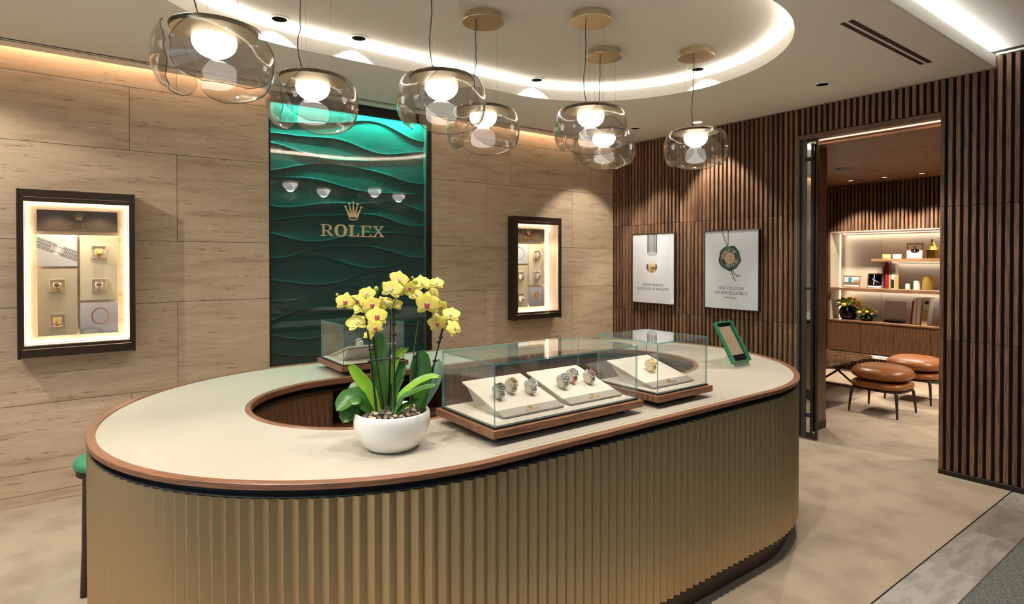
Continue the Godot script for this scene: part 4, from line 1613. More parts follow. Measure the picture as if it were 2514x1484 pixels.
# ---------- pendants ----------
func build_pendants() -> void:
	var at := [V(0.44, 0, -2.555), V(0.95, 0, -2.945), V(1.46, 0, -2.555), V(1.97, 0, -2.945), V(2.485, 0, -2.555), V(2.995, 0, -2.945), V(3.51, 0, -2.555)]
	var words := ["nearest and leftmost", "second from the left", "third from the left", "fourth, partly behind the third", "fifth, hanging in front of the sixth", "sixth, seen through the fifth", "last, nearest the slat wall"]
	# glass leaf: part of a bulged bowl, narrow at the top, wide in the middle
	var prof := []
	for i in 15:
		var s := i / 14.0
		var y := -0.010 - 0.236 * s
		var k := (s - 0.47) / 0.53
		var r := 0.150 + 0.068 * sqrt(maxf(0.0, 1.0 - absf(k) ** 2.3)) if s < 0.47 else 0.148 + 0.070 * sqrt(maxf(0.0, 1.0 - absf(k) ** 2.2 * 0.98))
		prof.append(W(r, y))
	var leaves := []
	for q in 3:
		var rows := []
		var ac := deg_to_rad(84.0 + 120.0 * q)
		for i in 15:
			var s := i / 14.0
			var hw := deg_to_rad(40.0 + 18.0 * sin(PI * clampf(s * 1.05, 0, 1) * 0.62)) if s < 0.72 else deg_to_rad(57.0 - 27.0 * pow((s - 0.72) / 0.28, 2.4))
			if s < 0.5:
				hw = deg_to_rad(lerpf(36.0, 58.0, sin(s * PI)))
			var line := PackedVector3Array()
			for j in 21:
				var a := ac + hw * (j / 10.0 - 1.0)
				var dip := 0.0
				line.append(V(prof[i].x * cos(a), prof[i].y + dip, prof[i].x * sin(a)))
			rows.append(line)
		var b := MB.new()
		var e := MB.new()
		b.slab(rows, 0.005, e)
		leaves.append(mesh_of([b, e], [M.smoke, M.smoke_edge]))
	var shade := MB.new()
	shade.lathe([W(0.0, 0.004), W(0.155, 0.004), W(0.160, 0.0)], 48)
	var shade_low := MB.new()
	shade_low.lathe([W(0.160, 0.0), W(0.158, -0.010), W(0.154, -0.014)], 48)
	var under := MB.new()
	under.lathe([W(0.154, -0.014), W(0.12, -0.020), W(0.088, -0.030), W(0.0, -0.030)], 48)
	var opal := MB.new()
	var op := [W(0.0, -0.031), W(0.072, -0.029), W(0.080, -0.036), W(0.082, -0.046)]
	for i in range(1, 10):
		var a := i / 9.0 * PI / 2
		op.append(W(0.082 * cos(a), -0.046 - 0.066 * sin(a)))
	opal.lathe(op, 40)
	var can := MB.new()
	can.lathe([W(0.0, 0.0), W(0.108, 0.0), W(0.108, -0.040), W(0.0, -0.040)], 48)
	var flange := MB.new()
	flange.lathe([W(0.0, -0.040), W(0.124, -0.040), W(0.126, -0.044), W(0.124, -0.050), W(0.0, -0.050)], 48)
	var ms := {"shade_plate": mesh_of([shade, shade_low, under], [M.brass, M.shade_rim, M.shade]), "diffuser": mesh_of(opal, M.opal), "canopy": mesh_of(can, M.brass), "canopy_plate": mesh_of(flange, M.brass)}
	var top := 2.503
	for i in 7:
		var p: Vector3 = at[i]
		var t := thing("pendant_lamp", "smoked glass pendant lamp with white glowing dome, " + words[i], "pendant lamp", V(p.x, top, p.z), 0.0, "glass pendants over the counter")
		var ch := UP - top
		put(t, "canopy", ms.canopy, V(0, ch, 0))
		put(t, "canopy_plate", ms.canopy_plate, V(0, ch, 0))
		for k in 3:
			var a := deg_to_rad(24.0 + 120.0 * k)
			var w := MB.new()
			w.tube([V(cos(a) * 0.085, 0.003, sin(a) * 0.085), V(cos(a) * 0.085, ch - 0.049, sin(a) * 0.085)], 0.0007, 5)
			part(t, "suspension_wire", w, M.wire)
		var c := MB.new()
		var pts := []
		var r3 := RandomNumberGenerator.new()
		r3.seed = 40 + i
		for k in 13:
			var f := k / 12.0
			var wob := W(r3.randf_range(-0.003, 0.003), r3.randf_range(-0.003, 0.003))
			var bend := sin(f * PI) * 0.010 + (1.0 - f) * 0.0
			var sx := lerpf(-0.045, -0.072, f) - bend - 0.026 * sin(clampf(f * 2.2, 0, 1) * PI) * 0.8
			pts.append(V(sx + wob.x, lerpf(0.004, ch - 0.05, f), lerpf(0.02, 0.035, f) + wob.y))
		c.tube(pts, 0.0026, 7)
		part(t, "cord", c, M.cord)
		put(t, "shade_plate", ms.shade_plate)
		put(t, "diffuser", ms.diffuser)
		for m in leaves:
			put(t, "glass_leaf", m)
		omni(t, V(0, -0.080, 0), 0.05, Color(1.0, 0.98, 0.95), 0.05)

# ---------- ceiling fittings ----------
func downlight(label: String, at: Vector3, to: Vector3, e: float, ang: float, lit := false, group := "downlights") -> void:
	var t := thing("downlight", label, "downlight", at, 0.0, group)
	var b := MB.new()
	b.lathe([W(0.063, 0.0), W(0.062, -0.004), W(0.046, -0.005), W(0.043, -0.001)], 36)
	part(t, "trim_ring", b, M.white)
	b = MB.new()
	b.lathe([W(0.0, -0.0006), W(0.0445, -0.0006), W(0.0445, -0.0022), W(0.036, -0.0016), W(0.0, -0.0016)], 32)
	part(t, "reflector", b, M.bulb if lit else M.bulb_dim)
	spot(t, V(0, -0.012, 0), to - at, e, ang, Color(1.0, 0.975, 0.935), 0.02, 0.35)

func build_ceiling_fittings() -> void:
	# on the raised slab, round the inside of the oval
	var k := 0.50
	for q in [[1.003, -3.735, "downlight in the oval recess at the far left behind the first pendant"], [1.512, -3.740, "downlight in the oval recess, second from left along its far edge"], [3.03, -3.740, "downlight in the oval recess beside the fifth pendant's cable"], [3.855, -2.79, "downlight in the oval recess under the rightmost brass canopy"]]:
		downlight(q[2], V(q[0], UP, q[1]), V(q[0], 0.9, q[1]), k, 56.0)
	for q in [[0.6, -1.86], [1.50, -1.74], [2.30, -1.74], [3.10, -1.75], [0.16, -2.75]]:
		downlight("downlight round the near edge of the oval recess, above the frame", V(q[0], UP, q[1]), V(q[0], 0.9, q[1]), k * 0.55, 56.0, false, "near downlights of the oval recess")
	# in the soffit
	downlight("dark downlight in the soffit near the corner of stone and slat walls", V(4.599, CE, -4.076), V(4.62, 1.2, -4.85), 1.3, 36.0)
	spot(get_node("downlight_%03d" % taken["downlight"]), V(0.03, -0.012, -0.02), V(5.13, 1.1, -4.28) - V(4.599, CE, -4.076), 2.2, 30.0, Color(1.0, 0.975, 0.935), 0.02, 0.5)
	downlight("glowing downlight in the soffit above the rightmost pendant", V(4.881, CE, -3.534), V(5.12, 1.0, -3.36), 2.4, 38.0, true)
	downlight("dark downlight in the soffit in front of the doorway", V(4.597, CE, -2.201), V(4.50, 0, -1.9), 1.9, 46.0)
	for q in [[-1.35, -4.1, -0.3, -4.95], [-0.9, -2.9, -0.6, -3.0], [-0.8, -1.7, -0.6, -1.9]]:
		downlight("soffit downlight outside the frame", V(q[0], CE, q[1]), V(q[2], 0.6, q[3]), 2.4, 46.0, false, "soffit downlights outside the frame")
	# linear slots
	var s := thing("slot_diffuser", "long twin-slot air diffuser in the soffit along the stone wall", "air vent", V(0, CE, 0))
	for z in [-4.735, -4.705]:
		part(s, "slot", bx(V(-3.0, -0.0012, z - 0.011), V(5.0, 0.004, z + 0.011)), M.black)
	part(s, "divider", bx(V(-3.0, -0.0025, -4.728), V(5.0, 0.004, -4.712), 0.0005), M.paint)
	var r := thing("slot_diffuser", "short twin-slot air diffuser in the soffit before the doorway", "air vent", V(0, CE, 0))
	for z in [-1.566, -1.521]:
		part(r, "slot", bx(V(3.497, -0.0012, z - 0.014), V(4.68, 0.004, z + 0.014)), M.black)
	part(r, "frame", bx(V(3.492, -0.0030, -1.551), V(4.685, 0.004, -1.537), 0.0005), M.paint)
	# camera high on the stone wall
	var c := thing("security_camera", "small white security camera with two dark lenses high in the wall corner", "security camera", V(5.0, 2.70, WZ))
	var b := MB.new()
	b.x = Transform3D(Basis(Vector3.RIGHT, PI / 2), Vector3.ZERO)
	b.lathe([W(0.0, 0.030), W(0.035, 0.028), W(0.042, 0.018), W(0.045, 0.0)], 24)
	b.x = Transform3D.IDENTITY
	part(c, "base", b, M.white)
	b = MB.new()
	b.ball(V(0.012, -0.012, 0.045), V(0.036, 0.036, 0.036), 20)
	part(c, "dome", b, M.white)
	for y in [0.004, -0.022]:
		b = MB.new()
		b.ball(V(0.022, -0.006 + y, 0.072), V(0.010, 0.009, 0.009), 12)
		part(c, "lens", b, M.black)

# ---------- glass cases on the counter ----------
func glass_case(label: String, x0: float, x1: float, z0: float, z1: float) -> void:
	var t := thing("glass_case", label, "display case", V((x0 + x1) / 2, HC, (z0 + z1) / 2), 0.0, "glass cases on the counter")
	var w := x1 - x0
	var d := z1 - z0
	var hx := w / 2
	var hz := d / 2
	part(t, "plinth", bx(V(-hx + 0.06, 0.001, -hz + 0.06), V(hx - 0.06, 0.030, hz - 0.06)), M.black)
	var b := MB.new()
	b.off = W(rng.randf() * 5, rng.randf() * 5)
	b.box(V(0, 0.0445, 0), V(w, 0.029, d), 0.0012, 0)
	part(t, "base", b, M.walnut)
	var i := 0.017
	part(t, "trim", bx(V(-hx + i, 0.059, -hz + i), V(hx - i, 0.0665, hz - i), 0.0008), M.bronze_dark)
	part(t, "felt_tray", bx(V(-hx + i + 0.012, 0.060, -hz + i + 0.012), V(hx - i - 0.012, 0.0690, hz - i - 0.012), 0.0006), M.felt)
	# five panes with bare edges
	var g := 0.007
	var y0 := 0.0668
	var y1 := 0.300
	var ax := hx - i - 0.002
	var az := hz - i - 0.002
	for q in [[V(-ax, y0, az - g), V(ax, y1 - g, az), 2], [V(-ax, y0, -az), V(ax, y1 - g, -az + g), 2], [V(-ax, y0, -az + g), V(-ax + g, y1 - g, az - g), 0], [V(ax - g, y0, -az + g), V(ax, y1 - g, az - g), 0], [V(-ax, y1 - g, -az), V(ax, y1, az), 1]]:
		var f := MB.new()
		var e := MB.new()
		var a: Vector3 = q[0]
		var c: Vector3 = q[1]
		var k: int = q[2]
		for kk in 3:
			var p := (kk + 1) % 3
			var r := (kk + 2) % 3
			for s in 2:
				var pts := []
				for m in [[0, 0], [1, 0], [1, 1], [0, 1]]:
					var v := Vector3.ZERO
					v[kk] = c[kk] if s else a[kk]
					v[p] = c[p] if m[0] else a[p]
					v[r] = c[r] if m[1] else a[r]
					pts.append(v)
				var o := Vector3.ZERO
				o[kk] = 1.0 if s else -1.0
				(f if kk == k else e).face(pts, o, [W(0, 0), W(1, 0), W(1, 1), W(0, 1)])
		part(t, "pane", [f, e], [M.glass, M.glass_edge])

func display_board(label: String, x0: float, z0: float, turn := 0.0) -> Transform3D:
	# tilted pad 310 wide; z0 is its low edge
	var w := 0.31
	var at := V(x0 + w / 2, 0.9895, z0)
	var t := thing("display_board", label, "display board", at, turn, "tilted display boards")
	var tl := deg_to_rad(16.0)
	var b := MB.new()
	b.x = Transform3D(Basis(Vector3.RIGHT, tl), V(0, 0.0015, 0))
	b.box(V(0, 0.004, -0.182), V(w, 0.008, 0.264), 0.0015)
	part(t, "pad", b, M.felt)
	b = MB.new()
	b.x = Transform3D(Basis(Vector3.RIGHT, tl), V(0, 0.0015, 0))
	b.box(V(0, 0.004, -0.025), V(w, 0.0084, 0.0495), 0.0015)
	var bd := part(t, "front_band", b, M.taupe)
	b = MB.new()
	b.x = Transform3D(Basis(Vector3.RIGHT, tl) * Basis(Vector3.RIGHT, -PI / 2), V(0, 0.0015, 0) + Basis(Vector3.RIGHT, tl) * V(0, 0.0083, -0.025))
	b.text("ROLEX", W(-0.034, -0.014), W(0.034, -0.002), 0.0008, true, true)
	var c := crown_parts(0.021, 0.0008)
	var at2 := b.v.size()
	for k in c.v.size():
		b.add(c.v[k] + V(0, 0.001, 0), c.n[k], c.t[k])
	for k in c.ix:
		b.ix.append(at2 + k)
	part(bd, "emblem", b, M.gold_bright)
	# folded support beneath
	b = MB.new()
	b.x = Transform3D(Basis(Vector3.UP, -PI / 2), V(-w / 2 + 0.012, 0, 0))
	b.prism(PackedVector2Array([W(-0.012, 0.0), W(-0.285, 0.0795), W(-0.20, 0.0), W(-0.06, 0.0)]), -(w - 0.024))
	part(t, "support", b, M.felt)
	return Transform3D(Basis(Vector3.UP, turn), at)

func cuffed_watch(par: Transform3D, dx: float, dz: float, label: String, look: Array) -> void:
	# cuff on the board (its own object's part) and the watch on it
	var tl := deg_to_rad(16.0)
	var bs := Basis(Vector3.RIGHT, deg_to_rad(38.0))
	var loc := Basis(Vector3.RIGHT, tl) * V(dx, 0.0095 + 0.0285, dz)
	var cu := MB.new()
	cuff(cu, 0.030, 0.0)
	var holder_ := thing("watch_cushion", "cream cushion under the " + label, "cushion", Vector3.ZERO, 0.0, "cream watch cushions")
	holder_.transform = par * Transform3D(bs, loc)
	part(holder_, "cushion_body", cu, M.cream)
	var w := watch("wristwatch", label, look[0], look[1], look[2], look[3], "watches in the glass cases")
	w.transform = par * Transform3D(bs, loc)

func build_cases() -> void:
	glass_case("largest glass case on the counter, holding six watches on two boards", 1.199, 2.006, -2.150, -1.726)
	glass_case("small glass case beside the green mirror, holding a single watch", 2.104, 2.512, -2.150, -1.724)
	glass_case("small glass case behind the orchid in front of the green panel", 1.216, 1.640, -3.700, -3.280)
	var p := display_board("left of the two tilted boards in the largest glass case", 1.300, -1.806)
	cuffed_watch(p, -0.089, -0.142, "steel watch with green bezel, front left in the largest case", ["steel", "steel", "bez_green", "dial_black"])
	cuffed_watch(p, -0.008, -0.168, "two-tone watch with gold bezel, middle of the left board", ["gold_bright", "steel", "gold_bright", "dial_chocolate"])
	cuffed_watch(p, 0.073, -0.138, "plain steel watch with black dial, right on the left board", ["steel", "steel", "steel", "dial_black"])
	p = display_board("right of the two tilted boards in the largest glass case", 1.644, -1.806)
	cuffed_watch(p, -0.092, -0.138, "steel watch with black and blue bezel, left on the right board", ["steel", "steel", "bez_blue", "dial_black"])
	cuffed_watch(p, -0.011, -0.170, "rose gold watch with brown bezel, middle of the right board", ["rose", "steel", "bez_brown", "dial_black"])
	cuffed_watch(p, 0.068, -0.138, "steel watch with red and blue bezel, right on the right board", ["steel", "steel", "bez_red", "dial_black"])
	p = display_board("tilted board in the small glass case beside the mirror", 2.166, -1.808)
	cuffed_watch(p, -0.015, -0.150, "gold watch with champagne dial, alone in the right glass case", ["gold_bright", "gold_bright", "gold_bright", "dial_champ"])
	p = display_board("tilted board seen from behind in the case before the green panel", 1.275, -3.640, PI)
	cuffed_watch(p, 0.02, -0.165, "steel watch seen from behind in the case before the green panel", ["steel", "steel", "steel", "dial_black"])

# ---------- orchid ----------
func ribbon(pts: Array, width: float, face_to: Vector3, n := 14, cols := 7, fold := 0.18, blunt := 0.5) -> Array:
	var c := Curve3D.new()
	for i in pts.size():
		var tan_: Vector3 = (pts[mini(i + 1, pts.size() - 1)] - pts[maxi(i - 1, 0)]) * 0.2
		c.add_point(pts[i], -tan_, tan_)
	var L := c.get_baked_length()
	var rows := []
	for i in n + 1:
		var f := float(i) / n
		var p := c.sample_baked(L * f)
		var tn := (c.sample_baked(minf(L, L * f + 0.004)) - c.sample_baked(maxf(0, L * f - 0.004))).normalized()
		var side := tn.cross(face_to).normalized()
		var nr := side.cross(tn).normalized()
		var wd := width * (0.22 + 0.78 * sin(clampf(f * 1.25, 0, 1) * PI / 2)) * pow(clampf(1.0 - pow(f, 5.0), 0.0, 1.0), blunt)
		if i == n:
			wd = width * 0.02
		var line := PackedVector3Array()
		for j in cols:
			var s := j / (cols - 1.0) * 2.0 - 1.0
			line.append(p + side * s * wd * 0.5 + nr * (absf(s) ** 1.5) * wd * fold)
		rows.append(line)
	return rows

func build_plant() -> void:
	var org := V(0.914, HC, -1.960)
	var pot := thing("planter_bowl", "glossy white round planter bowl at the front of the counter", "planter", org)
	var b := MB.new()
	b.lathe([W(0.120, 0.126), W(0.123, 0.133), W(0.130, 0.136), W(0.1355, 0.131), W(0.1375, 0.110), W(0.135, 0.085), W(0.126, 0.055), W(0.108, 0.024), W(0.090, 0.006), W(0.080, 0.0012), W(0.0, 0.001)], 64, Vector3.ZERO, 1.2)
	b.lathe([W(0.0, 0.098), W(0.121, 0.098)], 48)
	b.lathe([W(0.121, 0.098), W(0.120, 0.126)], 48)
	part(pot, "bowl", b, M.pot)
	b = MB.new()
	b.lathe([W(0.0, 0.120), W(0.1195, 0.114)], 40)
	part(pot, "bark_fill", b, M.bronze_dark)
	# pebbles
	var shapes := []
	var r := RandomNumberGenerator.new()
	r.seed = 12
	for k in 6:
		b = MB.new()
		b.ball(Vector3.ZERO, V(r.randf_range(0.011, 0.015), r.randf_range(0.006, 0.0085), r.randf_range(0.008, 0.011)), 14)
		shapes.append(b)
	var placed := []
	var guard := 0
	while placed.size() < 74 and guard < 6000:
		guard += 1
		var a := r.randf() * TAU
		var d := sqrt(r.randf()) * 0.106
		var q := W(cos(a), sin(a)) * d
		var ok := true
		for o in placed:
			if o.distance_to(q) < 0.0185:
				ok = false
				break
		if ok:
			placed.append(q)
	for k in placed.size():
		var q: Vector2 = placed[k]
		var o := put(self, "pebble", cache_mesh("peb%d_%d" % [k % 6, k * 7 % 5], shapes[k % 6], M["pebble%d" % (k * 7 % 5)]))
		o.transform = Transform3D(Basis(Vector3.UP, r.randf() * TAU) * Basis(Vector3.RIGHT, r.randf_range(-0.3, 0.3)), org + V(q.x, 0.126 + 0.010 * (1.0 - q.length() / 0.12) + r.randf_range(-0.001, 0.002), q.y))
		tag(o, ["brown", "dark brown", "tan", "charcoal", "cream"][k * 7 % 5] + " smooth river pebble in the white planter bowl", "pebble", ["brown", "dark brown", "tan", "charcoal", "cream"][k * 7 % 5] + " river pebbles in the planter bowl")
	var t := thing("orchid_plant", "yellow orchid with pink-lipped flowers on staked stems in the white bowl", "plant", org)
	# leaves: [points, width, material, facing]
	var cam := V(-0.40, 0.25, 0.88)
	var up := V(-0.2, 0.9, 0.4)
	for q in [
		[[V(-0.015, 0.110, -0.038), V(-0.020, 0.271, -0.063), V(-0.010, 0.344, -0.078), V(0.0, 0.406, -0.092)], 0.074, M.leaf, cam],
		[[V(0.100, 0.105, 0.034), V(0.106, 0.220, 0.026), V(0.113, 0.289, 0.018), V(0.120, 0.343, 0.010)], 0.094, M.leaf, V(-0.75, 0.1, 0.6)],
		[[V(-0.013, 0.110, 0.020), V(0.019, 0.200, 0.049), V(0.063, 0.240, 0.081), V(0.098, 0.259, 0.107), V(0.131, 0.259, 0.130)], 0.042, M.leaf_bright, up],
		[[V(-0.021, 0.110, 0.040), V(0.008, 0.192, 0.072), V(0.049, 0.217, 0.108), V(0.073, 0.230, 0.133), V(0.102, 0.237, 0.159)], 0.034, M.leaf, up],
		[[V(-0.045, 0.112, 0.006), V(-0.079, 0.217, -0.011), V(-0.110, 0.258, -0.023), V(-0.147, 0.312, -0.038)], 0.048, M.leaf_bright, cam],
		[[V(-0.050, 0.112, -0.010), V(-0.104, 0.189, -0.025), V(-0.144, 0.187, -0.039), V(-0.188, 0.150, -0.051)], 0.086, M.leaf, V(-0.45, 0.75, 0.5)],
		[[V(-0.040, 0.112, -0.055), V(-0.073, 0.205, -0.077), V(-0.098, 0.206, -0.092), V(-0.125, 0.180, -0.106)], 0.075, M.leaf, up],
		[[V(0.105, 0.105, 0.008), V(0.154, 0.202, 0.016), V(0.174, 0.252, 0.022), V(0.182, 0.305, 0.019)], 0.052, M.leaf_pale, cam],
		[[V(0.010, 0.200, -0.052), V(0.038, 0.313, -0.046), V(0.060, 0.338, -0.038), V(0.083, 0.347, -0.031)], 0.030, M.leaf_bright, cam],
		[[V(0.002, 0.110, -0.055), V(0.018, 0.216, -0.063), V(0.044, 0.260, -0.058), V(0.073, 0.296, -0.049)], 0.080, M.leaf, cam],
		[[V(-0.012, 0.112, 0.002), V(0.007, 0.194, 0.007), V(0.022, 0.228, 0.010), V(0.041, 0.254, 0.015)], 0.024, M.leaf, cam],
		[[V(-0.022, 0.112, 0.050), V(0.009, 0.157, 0.071), V(0.039, 0.170, 0.085), V(0.068, 0.183, 0.097)], 0.028, M.leaf, up],
		[[V(-0.055, 0.112, -0.010), V(-0.104, 0.157, -0.038), V(-0.141, 0.141, -0.048), V(-0.166, 0.105, -0.046)], 0.074, M.leaf, V(-0.5, 0.5, 0.7)]]:
		b = MB.new()
		b.slab(ribbon(q[0], q[1], q[3]), 0.0016)
		part(t, "leaf", b, q[2])
	# stems, green above and held to black stakes below
	var stems := [
		[V(-0.058, 0.110, 0.005), V(-0.070, 0.285, -0.007), V(-0.081, 0.383, -0.018), V(-0.090, 0.480, -0.028), V(-0.099, 0.510, -0.037), V(-0.114, 0.539, -0.050), V(-0.137, 0.551, -0.069), V(-0.166, 0.553, -0.092)],
		[V(-0.018, 0.110, -0.002), V(-0.037, 0.280, -0.018), V(-0.058, 0.414, -0.035), V(-0.066, 0.468, -0.042), V(-0.057, 0.513, -0.036), V(-0.045, 0.552, -0.028), V(-0.029, 0.592, -0.016)],
		[V(-0.009, 0.110, 0.030), V(-0.006, 0.331, 0.019), V(-0.004, 0.503, 0.008), V(0.013, 0.542, 0.009), V(0.036, 0.576, 0.016), V(0.058, 0.601, 0.022), V(0.073, 0.616, 0.022)],
		[V(0.071, 0.110, 0.001), V(0.081, 0.321, 0.009), V(0.097, 0.468, 0.021), V(0.102, 0.524, 0.026), V(0.115, 0.555, 0.037), V(0.128, 0.577, 0.049), V(0.139, 0.593, 0.059)],
		[V(0.103, 0.105, 0.025), V(0.140, 0.291, 0.053), V(0.159, 0.372, 0.069), V(0.173, 0.448, 0.081), V(0.162, 0.479, 0.075), V(0.153, 0.504, 0.070)],
		[V(0.169, 0.434, 0.083), V(0.172, 0.460, 0.097), V(0.179, 0.476, 0.115)]]
	for s in stems:
		b = MB.new()
		var c := Curve3D.new()
		for i in s.size():
			var tn: Vector3 = (s[mini(i + 1, s.size() - 1)] - s[maxi(i - 1, 0)]) * 0.22
			c.add_point(s[i], -tn, tn)
		var pts := []
		var rr := []
		for i in 19:
			pts.append(c.sample_baked(c.get_baked_length() * i / 18.0))
			rr.append(lerpf(0.0032, 0.0014, i / 18.0))
		b.tube(pts, rr, 7)
		part(t, "stem", b, M.stem)
	for s in [[V(-0.062, 0.110, 0.010), V(-0.088, 0.478, -0.022)], [V(-0.030, 0.110, 0.006), V(-0.062, 0.415, -0.030)], [V(-0.004, 0.110, 0.036), V(0.000, 0.505, 0.013)], [V(0.076, 0.110, 0.006), V(0.102, 0.470, 0.026)], [V(0.109, 0.105, 0.030), V(0.165, 0.430, 0.078)], [V(0.010, 0.110, -0.045), V(0.015, 0.463, -0.044)]]:
		b = MB.new()
		b.tube([s[0], s[1]], 0.0026, 8)
		part(t, "stake", b, M.stake)
	b = MB.new()
	b.tube([V(-0.086, 0.316, -0.014), V(-0.053, 0.323, 0.004), V(0.006, 0.327, 0.038)], 0.0028, 7)
	part(t, "cross_bar", b, M.stake)
	for q in [V(-0.079, 0.359, -0.012), V(-0.001, 0.499, 0.011), V(-0.002, 0.446, 0.014), V(-0.003, 0.409, 0.018), V(0.088, 0.365, 0.013), V(0.096, 0.466, 0.022), V(0.158, 0.393, 0.072), V(0.152, 0.375, 0.066), V(0.142, 0.305, 0.056), V(-0.050, 0.322, 0.004), V(0.0, 0.327, 0.036), V(-0.082, 0.317, -0.012), V(0.085, 0.320, 0.010)]:
		b = MB.new()
		b.box(q, V(0.011, 0.006, 0.008), 0.0012)
		b.box(q + V(0.007, 0.0005, 0.003), V(0.006, 0.008, 0.004), 0.001)
		part(t, "clip", b, M.stake)
	# flowers: [place, radius, 1 seen from the front, 0 from behind, lean]
	var petal := {}
	for k in [["wide", 1.02, 1.14, 0.10], ["narrow", 1.0, 0.76, 0.08]]:
		var rows := []
		for i in 9:
			var f := i / 8.0
			var line := PackedVector3Array()
			var wd: float = k[2] * 0.5 * pow(sin(PI * clampf(0.04 + 0.94 * pow(f, 0.72), 0.0, 1.0)), 0.62)
			if i == 0: wd = 0.06
			if i == 8: wd = 0.05
			for j in 7:
				var s := j / 3.0 - 1.0
				line.append(V(s * wd, f * k[1], k[3] * (1.6 * f * (1.0 - f)) - 0.10 * s * s * f + 0.10 * f * f * -1.0))
			rows.append(line)
		b = MB.new()
		b.slab(rows, 0.024)
		petal[k[0]] = b
	var col := MB.new()
	col.ball(V(0, 0.03, 0.10), V(0.09, 0.10, 0.11), 10)
	var lip := MB.new()
	for s in [-1, 1]:
		lip.ball(V(s * 0.13, -0.06, 0.15), V(0.07, 0.13, 0.10), 10)
	lip.ball(V(0, -0.20, 0.20), V(0.10, 0.17, 0.06), 10)
	lip.ball(V(0, -0.34, 0.16), V(0.14, 0.07, 0.05), 10)
	var pm := {"w1": mesh_of(petal.wide, M.petal), "n1": mesh_of(petal.narrow, M.petal), "w0": mesh_of(petal.wide, M.petal_pale), "n0": mesh_of(petal.narrow, M.petal_pale), "col": mesh_of(col, M.lip_white), "lip": mesh_of(lip, M.lip)}
	var fl := [
		[V(-0.148, 0.530, -0.066), 0.034, 1], [V(-0.101, 0.530, -0.069), 0.030, 1], [V(-0.054, 0.554, -0.097), 0.032, 0], [V(-0.063, 0.518, -0.028), 0.034, 1], [V(-0.074, 0.499, -0.111), 0.028, 0], [V(-0.105, 0.453, -0.071), 0.037, 0], [V(-0.062, 0.479, 0.010), 0.038, 1], [V(-0.080, 0.442, 0.035), 0.028, 1], [V(-0.013, 0.521, -0.028), 0.034, 0], [V(-0.010, 0.575, 0.023), 0.039, 0], [V(0.034, 0.606, -0.007), 0.038, 0], [V(0.059, 0.566, -0.025), 0.029, 0], [V(0.050, 0.577, 0.043), 0.024, 1], [V(0.079, 0.553, 0.040), 0.034, 0], [V(0.110, 0.592, 0.025), 0.036, 0], [V(0.148, 0.593, 0.065), 0.027, 0], [V(0.149, 0.554, 0.042), 0.026, 0], [V(0.086, 0.522, 0.108), 0.043, 1], [V(0.164, 0.506, 0.066), 0.024, 1], [V(0.179, 0.480, 0.115), 0.034, 0], [V(0.129, 0.451, 0.103), 0.034, 1], [V(0.173, 0.434, 0.149), 0.034, 0], [V(0.030, 0.514, -0.034), 0.026, 0], [V(-0.078, 0.409, -0.025), 0.019, 0]]
	var r3 := RandomNumberGenerator.new()
	r3.seed = 3
	for q in fl:
		var d := V(-0.40 + r3.randf_range(-0.35, 0.30), 0.12 + r3.randf_range(-0.25, 0.3), 0.88)
		if q[2] == 0:
			d = V(-0.15 + r3.randf_range(-0.5, 0.4), 0.45 + r3.randf_range(-0.2, 0.35), 0.7)
		d = d.normalized()
		var bs := Basis.looking_at(-d, Vector3.UP) * Basis(Vector3.BACK, r3.randf_range(-0.35, 0.35))
		var f := put(t, "flower", pm.col)
		f.transform = Transform3D(bs.scaled(Vector3.ONE * q[1] * 1.03), q[0])
		var sfx := "1" if q[2] == 1 else "0"
		for a in [0.0, 128.0, -128.0]:
			var p := put(f, "petal", pm["n" + sfx])
			p.transform = Transform3D(Basis(Vector3.BACK, deg_to_rad(a + r3.randf_range(-5, 5))), V(0, 0, -0.02))
		for a in [72.0, -72.0]:
			var p := put(f, "petal", pm["w" + sfx])
			p.transform = Transform3D(Basis(Vector3.BACK, deg_to_rad(a + r3.randf_range(-5, 5))), V(0, 0, 0.03))
		var l := put(f, "lip", pm.lip)
		if q[2] == 0:
			l.material_override = M.lip_white
			l.scale = Vector3.ONE * 0.75
		# stalk to the nearest stem point
		var best := Vector3.ZERO
		var bd := 1e9
		for s in stems:
			for i in s.size() - 1:
				for g in 5:
					var pp: Vector3 = s[i].lerp(s[i + 1], g / 5.0)
					if pp.y > 0.40 and pp.distance_to(q[0]) < bd:
						bd = pp.distance_to(q[0])
						best = pp
		if bd > 0.004:
			b = MB.new()
			var bk: Vector3 = q[0] - d * q[1] * 0.12
			b.tube([bk, (bk + best) * 0.5 - d * 0.006 + V(0, 0.003, 0), best], 0.0011, 5, false)
			part(t, "flower_stalk", b, M.bud)
	for q in [[V(-0.047, 0.574, -0.029), 0.010], [V(-0.023, 0.590, -0.016), 0.010], [V(0.076, 0.597, 0.037), 0.010], [V(0.149, 0.503, 0.067), 0.009], [V(-0.169, 0.554, -0.090), 0.006], [V(0.072, 0.613, 0.021), 0.006], [V(0.030, 0.592, 0.017), 0.006]]:
		b = MB.new()
		b.ball(q[0], V(q[1] * 0.85, q[1], q[1] * 0.85), 12)
		part(t, "bud", b, M.bud)

func cache_mesh(key: String, mb: MB, m: Material) -> Mesh:
	if not cache.has(key):
		cache[key] = mesh_of(mb, m)
	return cache[key]

